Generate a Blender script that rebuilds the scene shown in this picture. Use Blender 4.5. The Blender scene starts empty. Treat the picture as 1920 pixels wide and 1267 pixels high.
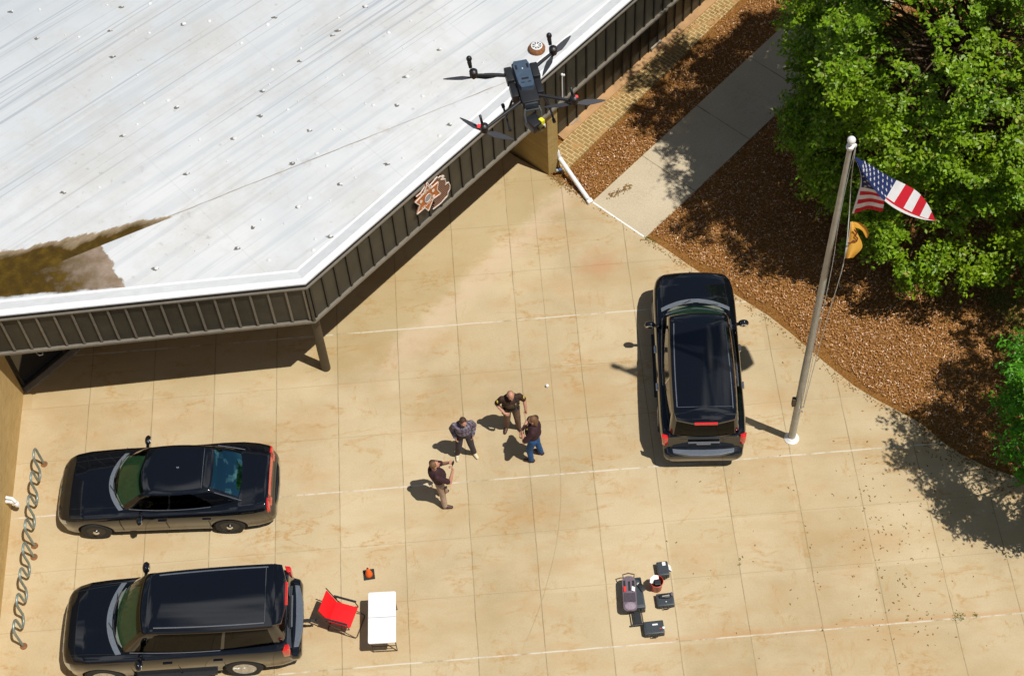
import bpy, bmesh, math, random
import numpy as np
from mathutils import Vector, Matrix, noise as mnoise
C = bpy.data.collections.new('scene'); bpy.context.scene.collection.children.link(C)
SC = bpy.context.scene
rad = math.radians
# ------------------------------------------------------------------ camera
FPX, PITCH, ROLL, YAW = 3117.26, 0.5872616, -0.0696426, -0.0130060
CAM = np.array([10.20004, -19.17820, 34.83866])
def _rot():
    cx, sx = math.cos(PITCH), math.sin(PITCH); Rx = np.array([[1,0,0],[0,cx,-sx],[0,sx,cx]])
    c, s = math.cos(YAW), math.sin(YAW); Rz = np.array([[c,-s,0],[s,c,0],[0,0,1]])
    c, s = math.cos(ROLL), math.sin(ROLL); Rr = np.array([[c,-s,0],[s,c,0],[0,0,1]])
    return Rz @ Rx @ Rr
RM = _rot()
cam = bpy.data.cameras.new('camera'); camo = bpy.data.objects.new('camera', cam); C.objects.link(camo)
cam.sensor_width = 36; cam.lens = FPX*36/1920; cam.clip_start = .5; cam.clip_end = 500
m4 = Matrix(RM.tolist()).to_4x4(); m4.translation = Vector(CAM); camo.matrix_world = m4
SC.camera = camo
def ray(px, py): return RM @ np.array([(px-960)/FPX, (633.5-py)/FPX, -1.0])
def U(px, py, z=0.0):            # point of the photograph at a known height
    d = ray(px, py); t = (z-CAM[2])/d[2]; p = CAM+d*t
    return Vector((p[0], p[1], z))
def UV(px, py, A, n):            # point of the photograph on a vertical plane through A with normal n
    d = ray(px, py); n = np.array([n[0], n[1], 0]); t = ((np.array([A[0],A[1],0])-CAM)@n)/(d@n); p = CAM+d*t
    return Vector(p)
# ------------------------------------------------------------------ light
SUN_AZ, SUN_EL = rad(-31.4), rad(66.75)      # direction TOWARDS the sun, from +X
w = bpy.data.worlds.new('World'); SC.world = w; w.use_nodes = True
nt = w.node_tree; nt.nodes.clear()
out = nt.nodes.new('ShaderNodeOutputWorld'); bg = nt.nodes.new('ShaderNodeBackground')
sky = nt.nodes.new('ShaderNodeTexSky'); sky.sky_type = 'NISHITA'; sky.sun_disc = False
sky.sun_elevation = SUN_EL; sky.sun_rotation = math.pi/2-SUN_AZ; sky.air_density = 1.0; sky.dust_density = .6; sky.ozone_density = 1.2
tc = nt.nodes.new('ShaderNodeTexCoord'); nz = nt.nodes.new('ShaderNodeTexNoise'); nz.inputs['Scale'].default_value = 4.3; nz.inputs['Detail'].default_value = 9; nz.inputs['Roughness'].default_value = .62
cr = nt.nodes.new('ShaderNodeValToRGB'); cr.color_ramp.elements[0].position = .52; cr.color_ramp.elements[1].position = .62
mx = nt.nodes.new('ShaderNodeMix'); mx.data_type = 'RGBA'; mx.inputs['B'].default_value = (13.5, 13.9, 14.6, 1)
L = nt.links.new
L(tc.outputs['Generated'], nz.inputs['Vector']); L(nz.outputs['Fac'], cr.inputs['Fac']); L(cr.outputs['Color'], mx.inputs['Factor'])
L(sky.outputs['Color'], mx.inputs['A']); L(mx.outputs['Result'], bg.inputs['Color']); bg.inputs['Strength'].default_value = .043; L(bg.outputs[0], out.inputs[0])
sl = bpy.data.lights.new('sun', 'SUN'); sl.energy = 4.35; sl.angle = rad(.55); sl.color = (1, .955, .88)
so = bpy.data.objects.new('sun', sl); C.objects.link(so)
sd = Vector((math.cos(SUN_EL)*math.cos(SUN_AZ), math.cos(SUN_EL)*math.sin(SUN_AZ), math.sin(SUN_EL)))
so.rotation_euler = sd.to_track_quat('Z', 'Y').to_euler(); so.location = (30, -20, 40)
SC.view_settings.view_transform = 'Standard'; SC.view_settings.look = 'None'; SC.view_settings.exposure = 0.0; SC.view_settings.gamma = 1
# ------------------------------------------------------------------ materials
class NT:
    def __init__(s, name):
        s.m = bpy.data.materials.new(name); s.m.use_nodes = True; s.t = s.m.node_tree; s.b = s.t.nodes['Principled BSDF']
        s.pos = s.t.nodes.new('ShaderNodeNewGeometry').outputs['Position']
    def n(s, ty, **kw):
        x = s.t.nodes.new(ty)
        for k, v in kw.items(): setattr(x, k, v)
        return x
    def link(s, a, b): s.t.links.new(a, b)
    def _in(s, sock, v):
        if isinstance(v, bpy.types.NodeSocket): s.link(v, sock)
        else: sock.default_value = v
    def math(s, op, a, b=0.0, clamp=False):
        x = s.n('ShaderNodeMath', operation=op, use_clamp=clamp); s._in(x.inputs[0], a); s._in(x.inputs[1], b); return x.outputs[0]
    def mix(s, f, a, b, mode='MIX'):
        x = s.n('ShaderNodeMix', data_type='RGBA', blend_type=mode); s._in(x.inputs['Factor'], f)
        for k, v in (('A', a), ('B', b)):
            if isinstance(v, (tuple, list)): v = tuple(v)+(1,) if len(v) == 3 else v
            s._in(x.inputs[k], v)
        return x.outputs['Result']
    def noise(s, vec, sc, det=4, rough=.5, dist=0.0):
        x = s.n('ShaderNodeTexNoise'); s.link(vec, x.inputs['Vector']); x.inputs['Scale'].default_value = sc; x.inputs['Detail'].default_value = det; x.inputs['Roughness'].default_value = rough; x.inputs['Distortion'].default_value = dist
        return x.outputs['Fac']
    def ramp(s, f, a, b, lo=0.0, hi=1.0):
        x = s.n('ShaderNodeMapRange'); s._in(x.inputs[0], f); x.inputs[1].default_value = a; x.inputs[2].default_value = b; x.inputs[3].default_value = lo; x.inputs[4].default_value = hi; x.clamp = True
        return x.outputs[0]
    def crampc(s, f, stops):
        x = s.n('ShaderNodeValToRGB'); s.link(f, x.inputs[0]); e = x.color_ramp.elements
        while len(e) < len(stops): e.new(.5)
        for i, (p, c) in enumerate(stops): e[i].position = p; e[i].color = tuple(c)+(1,)
        return x.outputs['Color']
    def map(s, vec, rot=0.0, scale=(1,1,1), loc=(0,0,0)):
        x = s.n('ShaderNodeMapping'); s.link(vec, x.inputs['Vector']); x.inputs['Rotation'].default_value = (0,0,rot); x.inputs['Scale'].default_value = scale; x.inputs['Location'].default_value = loc
        return x.outputs[0]
    def sep(s, vec):
        x = s.n('ShaderNodeSeparateXYZ'); s.link(vec, x.inputs[0]); return x.outputs
    def bump(s, h, st=.3, d=.01):
        x = s.n('ShaderNodeBump'); s.link(h, x.inputs['Height']); x.inputs['Strength'].default_value = st; x.inputs['Distance'].default_value = d; s.link(x.outputs[0], s.b.inputs['Normal'])
    def set(s, **kw):
        for k, v in kw.items():
            nm = {'color':'Base Color','rough':'Roughness','metal':'Metallic','spec':'Specular IOR Level','coat':'Coat Weight','emis':'Emission Strength','ecol':'Emission Color','alpha':'Alpha','trans':'Transmission Weight','sheen':'Sheen Weight'}[k]
            if isinstance(v, (tuple, list)) and len(v) == 3: v = tuple(v)+(1,)
            s._in(s.b.inputs[nm], v)
        return s.m
def mat(name, col, rough=.6, metal=0, var=.12, sc=8.0, spec=.5, coat=0, bump=0):
    t = NT(name); n = t.noise(t.pos, sc, 5, .6)
    c = t.mix(t.ramp(n, .3, .7), [x*(1-var) for x in col], [min(1, x*(1+var)) for x in col])
    t.set(color=c, rough=rough, metal=metal, spec=spec, coat=coat)
    if bump: t.bump(t.noise(t.pos, sc*6, 3), bump, .01)
    return t.m
M = {}
M['paint'] = mat('car_paint', (.004,.005,.0075), .06, 0, .05, 3, .5, .85)
M['glasstint'] = None
def glass(name, tint, gl=.0, gc=(1,1,1)):
    t = NT(name); t.t.nodes.remove(t.b); o = t.t.nodes['Material Output']
    tr = t.n('ShaderNodeBsdfTransparent'); tr.inputs[0].default_value = tint+(1,)
    g = t.n('ShaderNodeBsdfGlossy'); g.inputs['Roughness'].default_value = .02; g.inputs['Color'].default_value = gc+(1,)
    lw_ = t.n('ShaderNodeLayerWeight'); lw_.inputs['Blend'].default_value = .5
    ff = t.math('ADD', t.math('MULTIPLY', t.math('POWER', lw_.outputs['Facing'], 4.5), .9), gl+.028)
    m = t.n('ShaderNodeMixShader'); t.link(ff, m.inputs[0]); t.link(tr.outputs[0], m.inputs[1]); t.link(g.outputs[0], m.inputs[2]); t.link(m.outputs[0], o.inputs[0])
    return t.m
M['screen'] = glass('windshield_glass', (.26,.44,.32), .012)
M['rearglass'] = glass('rear_window_glass', (.10,.34,.36), .30, (.40,.95,1))
M['privacy'] = glass('privacy_glass', (.03,.035,.03), -.016)
M['rubber'] = mat('rubber', (.018,.018,.018), .8, 0, .2, 20)
M['blackplastic'] = mat('black_plastic', (.016,.017,.019), .45, 0, .2, 20)
M['cowl'] = mat('cowl_plastic', (.13,.15,.18), .35, 0, .2, 30)  # bluish grey painted in for sky reflected off black plastic
M['step'] = mat('bumper_step', (.10,.12,.15), .42, 0, .15, 30)
M['interior'] = mat('interior_cloth', (.05,.055,.05), .8, 0, .3, 10)
M['dash'] = mat('dashboard', (.14,.16,.13), .7, 0, .2, 8)
M['alloy'] = mat('alloy', (.62,.62,.60), .28, .8, .08, 20)
M['steelwheel'] = mat('steel_wheel', (.025,.025,.026), .45, .3, .1, 20)
M['chrome'] = mat('chrome', (.75,.76,.78), .15, 1, .05, 10)
M['trimlight'] = mat('window_trim_metal', (.30,.33,.38), .25, .7, .08, 10)
M['headlight'] = mat('headlight', (.45,.47,.45), .1, .2, .1, 30, .8, 1)
M['taillight'] = mat('taillight', (.62,.015,.012), .12, 0, .15, 30, .8, 1)
M['plate'] = mat('plate', (.55,.57,.58), .5)
M['white'] = mat('white_plastic', (.80,.81,.82), .35, 0, .03, 3)
M['whitepaint'] = mat('white_paint', (.82,.82,.80), .4, 0, .05, 6)
M['redcloth'] = mat('red_cloth', (.80,.010,.014), .75, 0, .12, 14, .3, 0, .3)
M['orange'] = mat('orange_plastic', (.85,.13,.012), .5, 0, .1, 12)
M['conebase'] = mat('cone_base', (.02,.016,.014), .8)
M['bucket'] = mat('bucket_red', (.62,.05,.02), .35, 0, .1, 10)
M['case'] = mat('hard_case', (.018,.020,.022), .42, 0, .2, 25, .5, 0, .2)
M['casetop'] = mat('case_lid', (.035,.045,.055), .45, 0, .15, 25, .5, 0, .2)
M['foam'] = mat('grey_mauve_foam', (.17,.13,.16), .9, 0, .2, 30, .2, 0, .5)
M['foamdark'] = mat('dark_mauve_mesh', (.07,.055,.07), .9, 0, .3, 40)
M['redpart'] = mat('red_part', (.75,.03,.015), .5)
M['paper'] = mat('paper', (.85,.85,.84), .8, 0, .04)
M['pole'] = mat('pole_metal', (.42,.42,.38), .42, .25, .15, 5)
M['steelg'] = mat('galvanised', (.27,.33,.31), .45, .5, .3, 9)
M['rust'] = mat('rust', (.22,.09,.03), .85, 0, .4, 18)
M['rope'] = mat('rope', (.55,.55,.50), .9)
M['drone'] = mat('drone_body', (.014,.015,.018), .42, 0, .1, 40)
M['dronetop'] = mat('drone_battery_cover', (.055,.085,.13), .45, 0, .15, 30)
M['droneblade'] = mat('drone_blade', (.045,.047,.055), .4)
M['yellow'] = mat('yellow_tag', (.75,.72,.03), .5)
M['post'] = mat('post_brown', (.060,.042,.022), .55, 0, .2, 8)
M['panel'] = mat('fascia_metal', (.052,.047,.033), .5, .15, .32, 1.3)
M['panelL'] = M['panel']
M['rib'] = mat('fascia_rib', (.030,.027,.022), .45, .2)
M['trim'] = mat('fascia_trim', (.23,.205,.165), .45, .3)
M['dark'] = mat('dark_recess', (.012,.012,.014), .6)
M['tintwin'] = mat('dark_window_glass', (.010,.012,.018), .05, 0, .05, 3, .5, .5)
M['sill'] = mat('concrete_sill', (.34,.29,.22), .85, 0, .15, 6)
M['soffit'] = mat('soffit', (.34,.25,.12), .8)
M['bark'] = mat('bark', (.11,.075,.045), .9, 0, .35, 14, .2, 0, .6)
# concrete
T = 1.524
COLS = [-.06,-.02,-.02,0,0,0,0,-.01,-.02,-.04,.01,.08,.04,.02,0,0,0]
ROWS = {-6:0,-5:0,-4:0,-3:.07,-2:.07,-1:.04,0:.01,1:-.01,2:0,3:-.02,4:-.03,5:-.03,6:-.09,7:-.05,8:0}
def concrete():
    t = NT('plaza_concrete'); x, y, z = t.sep(t.pos)
    wob = t.math('MULTIPLY', t.math('SUBTRACT', t.noise(t.pos, 1.3, 3), .5), .035)
    xw = t.math('ADD', x, wob); yw = t.math('ADD', y, wob)
    def lines(v, ps, wd):
        acc = None
        for p in ps:
            d = t.math('ABSOLUTE', t.math('SUBTRACT', v, p)); acc = d if acc is None else t.math('MINIMUM', acc, d)
        return t.ramp(acc, wd*.25, wd, 1, 0)
    vl = lines(xw, [(i+COLS[i])*T for i in range(17)], .017)
    hl = lines(yw, [(r+ROWS[r])*T for r in ROWS if r not in (-3,0,3)], .012)
    # half joint between columns 7 and 8 that turns into a crack
    half = lines(xw, [7.47*T], .016); half = t.math('MULTIPLY', half, t.ramp(y, 0.0, .4))
    cx = t.math('ADD', t.math('MULTIPLY', t.math('POWER', t.math('MAXIMUM', t.math('SUBTRACT', .4, y), 0), 2.0), -.055), 7.47*T)
    cd = t.math('ABSOLUTE', t.math('SUBTRACT', xw, cx)); crack = t.math('MULTIPLY', t.ramp(cd, .004, .014, 1, 0), t.math('MULTIPLY', t.ramp(y, -4.6, -4.0), t.ramp(y, .45, .3)))
    seal = lines(yw, [(r+ROWS[r])*T for r in (-3,0,3)], .026)
    st = t.map(t.pos, 0, (1, .3, 1), (2.3,0,0)); sn = t.noise(st, .9, 6, .72)
    sealw = t.math('MULTIPLY', seal, t.ramp(sn, .40, .52)); 
    # tone
    slab = t.n('ShaderNodeTexWhiteNoise', noise_dimensions='2D')
    fl = t.n('ShaderNodeCombineXYZ'); t.link(t.math('FLOOR', t.math('DIVIDE', x, T)), fl.inputs[0]); t.link(t.math('FLOOR', t.math('DIVIDE', y, T)), fl.inputs[1]); t.link(fl.outputs[0], slab.inputs['Vector'])
    big = t.noise(t.pos, .22, 4, .55); mid = t.noise(t.pos, 1.1, 6, .6); fine = t.noise(t.pos, 28, 4, .7)
    c = t.mix(t.ramp(big, .38, .62), (.405,.300,.150), (.540,.420,.235))
    c = t.mix(t.math('MULTIPLY', t.ramp(mid, .35, .7), .55), c, (.575,.455,.275))
    c = t.mix(.13, c, t.mix(slab.outputs['Value'], (.30,.24,.16), (.75,.66,.52)))
    c = t.mix(.08, c, t.mix(t.ramp(fine, .3, .7), (.15,.12,.08), (.95,.88,.76)))
    # rusty vein stains, mostly running along the rows
    def veins(scale, rot, sc, lo, hi, seedloc, rough=.62, dist=.35):
        v = t.map(t.pos, rot, scale, seedloc); n = t.noise(v, sc, 6, rough, dist)
        r = t.math('ABSOLUTE', t.math('SUBTRACT', n, .5)); return t.ramp(r, lo, hi, 1, 0)
    msk = t.ramp(t.noise(t.map(t.pos, 0, (1,1,1), (7,3,0)), .75, 3, .5), .48, .62)
    v1 = t.math('MULTIPLY', veins((.42,1.3,1), .10, .95, .0, .032, (0,0,0)), msk)
    msk2 = t.ramp(t.noise(t.map(t.pos, 0, (1,1,1), (1,13,0)), 1.5, 3, .5), .50, .62)
    v2 = t.math('MULTIPLY', veins((1,.5,1), .1, 1.1, 0, .022, (5,9,0)), t.math('MULTIPLY', msk2, .75))
    grit = t.ramp(t.noise(t.pos, 9, 5, .75), .36, .62)
    v = t.math('MULTIPLY', t.math('MAXIMUM', v1, v2), grit)
    c = t.mix(t.math('MULTIPLY', v, .80), c, (.40,.200,.035))
    soft = t.math('MULTIPLY', t.ramp(t.noise(t.map(t.pos, 0, (.6,1.4,1), (3,5,0)), .9, 5, .65), .50, .72), .42)
    c = t.mix(soft, c, (.47,.28,.12))
    sv = t.n('ShaderNodeTexVoronoi'); t.link(t.pos, sv.inputs['Vector']); sv.inputs['Scale'].default_value = 1.15
    so_ = t.sep(sv.outputs['Color']); spot = t.math('MULTIPLY', t.ramp(t.math('ADD', sv.outputs['Distance'], t.math('MULTIPLY', t.noise(t.pos, 14, 3), .03)), .030, .045, 1, 0), t.ramp(so_[0], .55, .6))
    c = t.mix(t.math('MULTIPLY', spot, .55), c, (.12,.09,.05))
    soft2 = t.math('MULTIPLY', t.ramp(t.noise(t.map(t.pos, .1, (.35,1.0,1), (9,2,0)), .55, 5, .6), .50, .68), .42); c = t.mix(soft2, c, (.40,.265,.115))
    # pinkish patch near the walk, from the photograph
    px = t.math('SUBTRACT', x, 12.9); py = t.math('SUBTRACT', y, 6.05)
    dd = t.math('SQRT', t.math('ADD', t.math('MULTIPLY', px, px), t.math('MULTIPLY', t.math('MULTIPLY', py, py), 2.2)))
    dd = t.math('ADD', dd, t.math('MULTIPLY', t.math('SUBTRACT', t.noise(t.pos, 2.5, 4), .5), 1.2))
    c = t.mix(t.ramp(dd, .15, .75, .38, 0), c, (.50,.22,.11))
    # pale wash below the eave (rain splash line) : distance to fascia line
    sx = t.math('SUBTRACT', x, 5.88); sy = t.math('SUBTRACT', y, 3.15)
    dl = t.math('SUBTRACT', t.math('MULTIPLY', sx, .707), t.math('MULTIPLY', sy, .707))
    dl = t.math('ADD', dl, t.math('MULTIPLY', t.math('SUBTRACT', t.noise(t.pos, 1.5, 5, .65), .5), 1.3))
    wash = t.math('MULTIPLY', t.ramp(dl, .5, .8), t.ramp(dl, .85, 1.25, 1, 0))
    wash = t.math('MULTIPLY', wash, t.ramp(y, 2.9, 3.9))
    dirty = t.math('MULTIPLY', t.ramp(dl, .25, .62, 1, 0), t.ramp(y, 3.0, 3.6))
    c = t.mix(t.math('MULTIPLY', dirty, .35), c, (.34,.25,.09))
    c = t.mix(t.math('MULTIPLY', wash, .45), c, (.60,.46,.33))
    # joints
    jn = t.ramp(t.noise(t.pos, 2.2, 4, .7), .3, .6, .28, .95)
    j = t.math('MULTIPLY', t.math('MAXIMUM', t.math('MAXIMUM', vl, t.math('MULTIPLY', hl, .55)), t.math('MAXIMUM', t.math('MULTIPLY', half, .75), t.math('MULTIPLY', crack, .7))), jn)
    c = t.mix(t.math('MULTIPLY', j, .62), c, (.125,.095,.04))
    c = t.mix(t.math('MULTIPLY', seal, .40), c, (.22,.17,.09))
    c = t.mix(t.math('MULTIPLY', sealw, .62), c, (.78,.74,.64))
    # orange dust strip along the lowest sealed joint
    q = t.math('SUBTRACT', y, (-3+.07)*T); q = t.math('ADD', q, t.math('MULTIPLY', t.math('SUBTRACT', t.noise(t.pos, 4, 4), .5), .14))
    dust = t.math('MULTIPLY', t.math('MULTIPLY', t.ramp(q, .0, .03), t.ramp(q, .04, .16, 1, 0)), t.ramp(t.math('ADD', x, t.math('MULTIPLY', t.noise(t.pos, 1.2, 3), 3)), 13.0, 15))
    c = t.mix(t.math('MULTIPLY', dust, .35), c, (.50,.24,.09))
    t.set(color=c, rough=.88, spec=.25)
    t.bump(t.math('SUBTRACT', t.math('MULTIPLY', fine, .25), t.math('MAXIMUM', vl, hl)), .25, .006)
    return t.m
M['concrete'] = concrete()
def walkm():
    t = NT('sidewalk_concrete'); f = t.noise(t.pos, 26, 4, .7); b = t.noise(t.pos, .8, 5, .6)
    c = t.mix(t.ramp(b, .3, .7), (.47,.385,.245), (.56,.465,.315)); c = t.mix(.2, c, t.mix(t.ramp(f, .3, .7), (.15,.13,.1), (.9,.85,.76)))
    r = t.map(t.pos, -rad(43), (1,1,1)); x, y, z = t.sep(r)
    d = t.math('ABSOLUTE', t.math('SUBTRACT', t.math('FRACT', t.math('DIVIDE', t.math('ADD', x, .55), 2.35)), .5))
    j = t.ramp(t.math('ADD', d, t.math('MULTIPLY', t.math('SUBTRACT', t.noise(t.pos, 1.7, 3), .5), .02)), .002, .007, 1, 0)
    c = t.mix(t.math('MULTIPLY', j, .75), c, (.09,.075,.045))
    n = t.noise(t.pos, .7, 7, .7, .6); cr = t.ramp(t.math('ABSOLUTE', t.math('SUBTRACT', n, .5)), .0, .004, .55, 0)
    c = t.mix(t.math('MULTIPLY', cr, t.ramp(t.noise(t.pos, .5, 1), .5, .55)), c, (.1,.085,.06))
    t.set(color=c, rough=.9, spec=.2); t.bump(f, .3, .005); return t.m
M['walk'] = walkm()
def mulchm():
    t = NT('mulch_ground'); v = t.n('ShaderNodeTexVoronoi'); t.link(t.map(t.pos, .6, (1,1.8,1)), v.inputs['Vector']); v.inputs['Scale'].default_value = 30
    v.inputs['Randomness'].default_value = 1
    h = t.sep(v.outputs['Color'])[0]
    c = t.crampc(h, [(0, (.16,.065,.017)), (.45, (.25,.11,.028)), (.8, (.34,.16,.045)), (1, (.45,.24,.09))])
    b = t.ramp(t.noise(t.pos, .6, 5, .6), .35, .65)
    c = t.mix(.35, c, t.mix(b, (.22,.10,.02), (.34,.165,.04)))
    # bare soil along the edges of the beds
    t.set(color=c, rough=.95, spec=.15); t.bump(v.outputs['Distance'], .9, .03); return t.m
M['mulch'] = mulchm()
def chipm():
    t = NT('mulch_chips'); g = t.t.nodes['Geometry'] if 'Geometry' in t.t.nodes else t.n('ShaderNodeNewGeometry')
    r = g.outputs['Random Per Island']
    c = t.crampc(r, [(0, (.14,.050,.014)), (.3, (.33,.140,.036)), (.7, (.50,.240,.075)), (.9, (.66,.39,.20)), (1, (.92,.72,.56))])
    t.set(color=c, rough=.75, spec=.4); return t.m
M['chip'] = chipm()
def leafm(name, dark, light, warm):
    t = NT(name); g = t.n('ShaderNodeNewGeometry'); r = g.outputs['Random Per Island']
    n = t.noise(t.pos, .55, 3, .5)
    c = t.crampc(r, [(0, dark), (.5, [(a+b)/2 for a, b in zip(dark, light)]), (.93, light), (1, warm)])
    c = t.mix(t.ramp(n, .35, .65, 0, .45), c, (light[0]*1.35, light[1]*1.02, light[2]*.8))
    o = t.t.nodes['Material Output']; tr = t.n('ShaderNodeBsdfTranslucent'); t.link(t.mix(.5, c, (.10,.26,.008)), tr.inputs[0])
    t.set(color=c, rough=.42, spec=.35); m = t.n('ShaderNodeMixShader'); m.inputs[0].default_value = .28
    t.link(t.b.outputs[0], m.inputs[1]); t.link(tr.outputs[0], m.inputs[2]); t.link(m.outputs[0], o.inputs[0]); return t.m
M['leaf'] = leafm('oak_leaves', (.024,.075,.003), (.235,.440,.010), (.55,.46,.14))
M['leaf2'] = leafm('ash_leaves', (.016,.10,.008), (.115,.40,.016), (.26,.46,.06))
M['litter'] = mat('leaf_litter', (.22,.12,.03), .8, 0, .5, 30)
def brickm(name, c1, c2, mortar, bw, bh, axis):
    t = NT(name); x, y, z = t.sep(t.pos); cb = t.n('ShaderNodeCombineXYZ')
    ax = t.math('ADD', t.math('MULTIPLY', x, axis[0]), t.math('MULTIPLY', y, axis[1]))
    if axis[2]: t.link(ax, cb.inputs[0]); t.link(z, cb.inputs[1])
    else:
        ay = t.math('ADD', t.math('MULTIPLY', x, -axis[1]), t.math('MULTIPLY', y, axis[0])); t.link(ay, cb.inputs[0]); t.link(ax, cb.inputs[1])
    b = t.n('ShaderNodeTexBrick'); t.link(cb.outputs[0], b.inputs['Vector']); b.inputs['Scale'].default_value = 1
    b.inputs['Brick Width'].default_value = bw; b.inputs['Row Height'].default_value = bh; b.inputs['Mortar Size'].default_value = .012 if not axis[2] else .006; b.inputs['Mortar Smooth'].default_value = .2; b.inputs['Bias'].default_value = 0
    b.inputs['Color1'].default_value = c1+(1,); b.inputs['Color2'].default_value = c2+(1,); b.inputs['Mortar'].default_value = mortar+(1,)
    n = t.noise(t.pos, 3, 5, .6); c = t.mix(.25, b.outputs['Color'], t.mix(n, (.1,.06,.02), (.8,.6,.35)))
    if not axis[2]:
        dn = t.ramp(t.noise(t.pos, 1.6, 5, .65), .54, .62); c = t.mix(t.math('MULTIPLY', dn, .85), c, (.44,.25,.10))
    t.set(color=c, rough=.85, spec=.2); t.bump(b.outputs['Fac'], -.3, .01); return t.m
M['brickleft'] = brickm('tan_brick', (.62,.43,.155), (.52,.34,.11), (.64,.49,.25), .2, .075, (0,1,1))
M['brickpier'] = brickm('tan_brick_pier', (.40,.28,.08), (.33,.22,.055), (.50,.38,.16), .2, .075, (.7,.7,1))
M['paver'] = brickm('brick_paving', (.30,.19,.055), (.25,.15,.04), (.66,.50,.24), .235, .115, (.7,.714,0))
M['ledge'] = mat('sandstone_ledge', (.44,.26,.12), .9, 0, .2, 3)
def roofm():
    t = NT('white_roof_membrane'); x, y, z = t.sep(t.pos)
    r = t.map(t.pos, -rad(38), (1,1,1)); a, b, _ = t.sep(r)
    big = t.noise(t.pos, .25, 5, .6); c = t.mix(t.ramp(big, .35, .65), (.585,.605,.62), (.695,.70,.70))
    # darker, bluer tone to the upper left, slope shading painted into the colour
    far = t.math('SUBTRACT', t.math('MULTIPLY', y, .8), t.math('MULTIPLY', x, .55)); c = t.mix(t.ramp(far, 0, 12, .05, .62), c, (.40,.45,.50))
    # seams and flutes running diagonally
    s1 = t.noise(t.map(r, 0, (.12,3.6,1)), 1.0, 3, .6); s2 = t.noise(t.map(r, 0, (.10,11,1), (3,4,0)), 1.0, 2, .5)
    flute = t.ramp(s2, .60, .64); up = t.ramp(t.math('SUBTRACT', y, t.math('MULTIPLY', x, .42)), 5.0, 7.0)
    c = t.mix(t.math('MULTIPLY', t.math('MULTIPLY', flute, up), .62), c, (.30,.34,.39))
    c = t.mix(t.math('MULTIPLY', t.ramp(s1, .50, .60), .34), c, (.40,.44,.48))
    sm = t.ramp(t.math('ABSOLUTE', t.math('SUBTRACT', t.math('FRACT', t.math('DIVIDE', t.math('ADD', b, t.math('MULTIPLY', t.noise(t.pos, .4, 2), .12)), 1.83)), .5)), .0, .008, .4, 0)
    c = t.mix(sm, c, (.42,.42,.42))
    sm2 = t.ramp(t.math('ABSOLUTE', t.math('SUBTRACT', t.math('FRACT', t.math('DIVIDE', a, 4.1)), .5)), .0, .006, .3, 0)
    c = t.mix(sm2, c, (.45,.45,.44))
    spots = t.n('ShaderNodeTexVoronoi'); t.link(t.pos, spots.inputs['Vector']); spots.inputs['Scale'].default_value = 1.5
    sp = t.math('MULTIPLY', t.ramp(spots.outputs['Distance'], .02, .09, 1, 0), t.ramp(t.sep(spots.outputs['Color'])[0], .62, .66))
    c = t.mix(t.math('MULTIPLY', sp, .45), c, (.30,.30,.30))
    wd_ = t.noise(t.map(t.pos, 0, (1,1,1), (4,8,0)), .55, 7, .68); wf_ = t.noise(t.pos, 5.5, 5, .7)
    c = t.mix(t.math('MULTIPLY', t.ramp(wd_, .46, .66), .45), c, (.46,.44,.40))
    c = t.mix(t.math('MULTIPLY', t.math('MULTIPLY', t.ramp(wf_, .60, .70), t.ramp(wd_, .45, .6)), .5), c, (.30,.27,.23))
    # valley line
    ang = rad(22.4); vd = t.math('SUBTRACT', t.math('MULTIPLY', t.math('SUBTRACT', y, 5.6), math.cos(ang)), t.math('MULTIPLY', t.math('SUBTRACT', x, 2.83), math.sin(ang)))
    vn = t.math('ADD', vd, t.math('MULTIPLY', t.math('SUBTRACT', t.noise(t.pos, 2, 3), .5), .04))
    c = t.mix(t.math('MULTIPLY', t.ramp(t.math('ABSOLUTE', vn), .004, .022, 1, 0), t.ramp(t.noise(t.pos, 1.3, 3), .35, .6, .25, .9)), c, (.20,.16,.12))
    gr = t.math('MULTIPLY', t.ramp(t.math('ABSOLUTE', vd), .0, .35, 1, 0), t.ramp(t.noise(t.pos, 2.4, 5, .7), .52, .68)); c = t.mix(t.math('MULTIPLY', gr, .5), c, (.40,.35,.30))
    # ponded dirt in the lower left, above and below the valley
    u = t.math('ADD', t.math('MULTIPLY', t.math('SUBTRACT', x, 3.0), math.cos(ang)), t.math('MULTIPLY', t.math('SUBTRACT', y, 5.7), math.sin(ang)))   # 0 at tip, negative to the left
    n4 = t.math('MULTIPLY', t.math('SUBTRACT', t.noise(t.map(r, 0, (.8,1.7,1)), 1.3, 6, .6), .5), 1.0)
    hi = t.math('ADD', t.math('MULTIPLY', u, -.20), t.math('MULTIPLY', n4, .9))
    upm = t.math('MULTIPLY', t.ramp(t.math('SUBTRACT', hi, vd), .0, .05), t.ramp(vd, -.06, -.04))
    upm = t.math('MULTIPLY', upm, t.ramp(u, 0, -.3))
    n5 = t.math('MULTIPLY', t.math('SUBTRACT', t.noise(t.pos, 2.2, 5, .6), .5), .5)
    lowedge = t.math('ADD', t.math('SUBTRACT', t.math('MULTIPLY', t.math('ADD', vd, .55), -.05), u), n5)
    lom = t.math('MULTIPLY', t.ramp(lowedge, 2.05, 2.10), t.ramp(vd, .0, -.02))
    lom = t.math('MULTIPLY', lom, t.ramp(t.math('ADD', y, t.math('MULTIPLY', n5, .5)), 3.52, 3.60))
    tex = t.noise(t.pos, 3.0, 7, .68)
    deep = t.math('ADD', t.ramp(u, -1.4, -3.8), t.math('MULTIPLY', t.math('SUBTRACT', tex, .5), 1.3))
    dirtc = t.crampc(tex, [(.25, (.030,.017,.001)), (.5, (.062,.035,.002)), (.78, (.13,.08,.008))])
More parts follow.
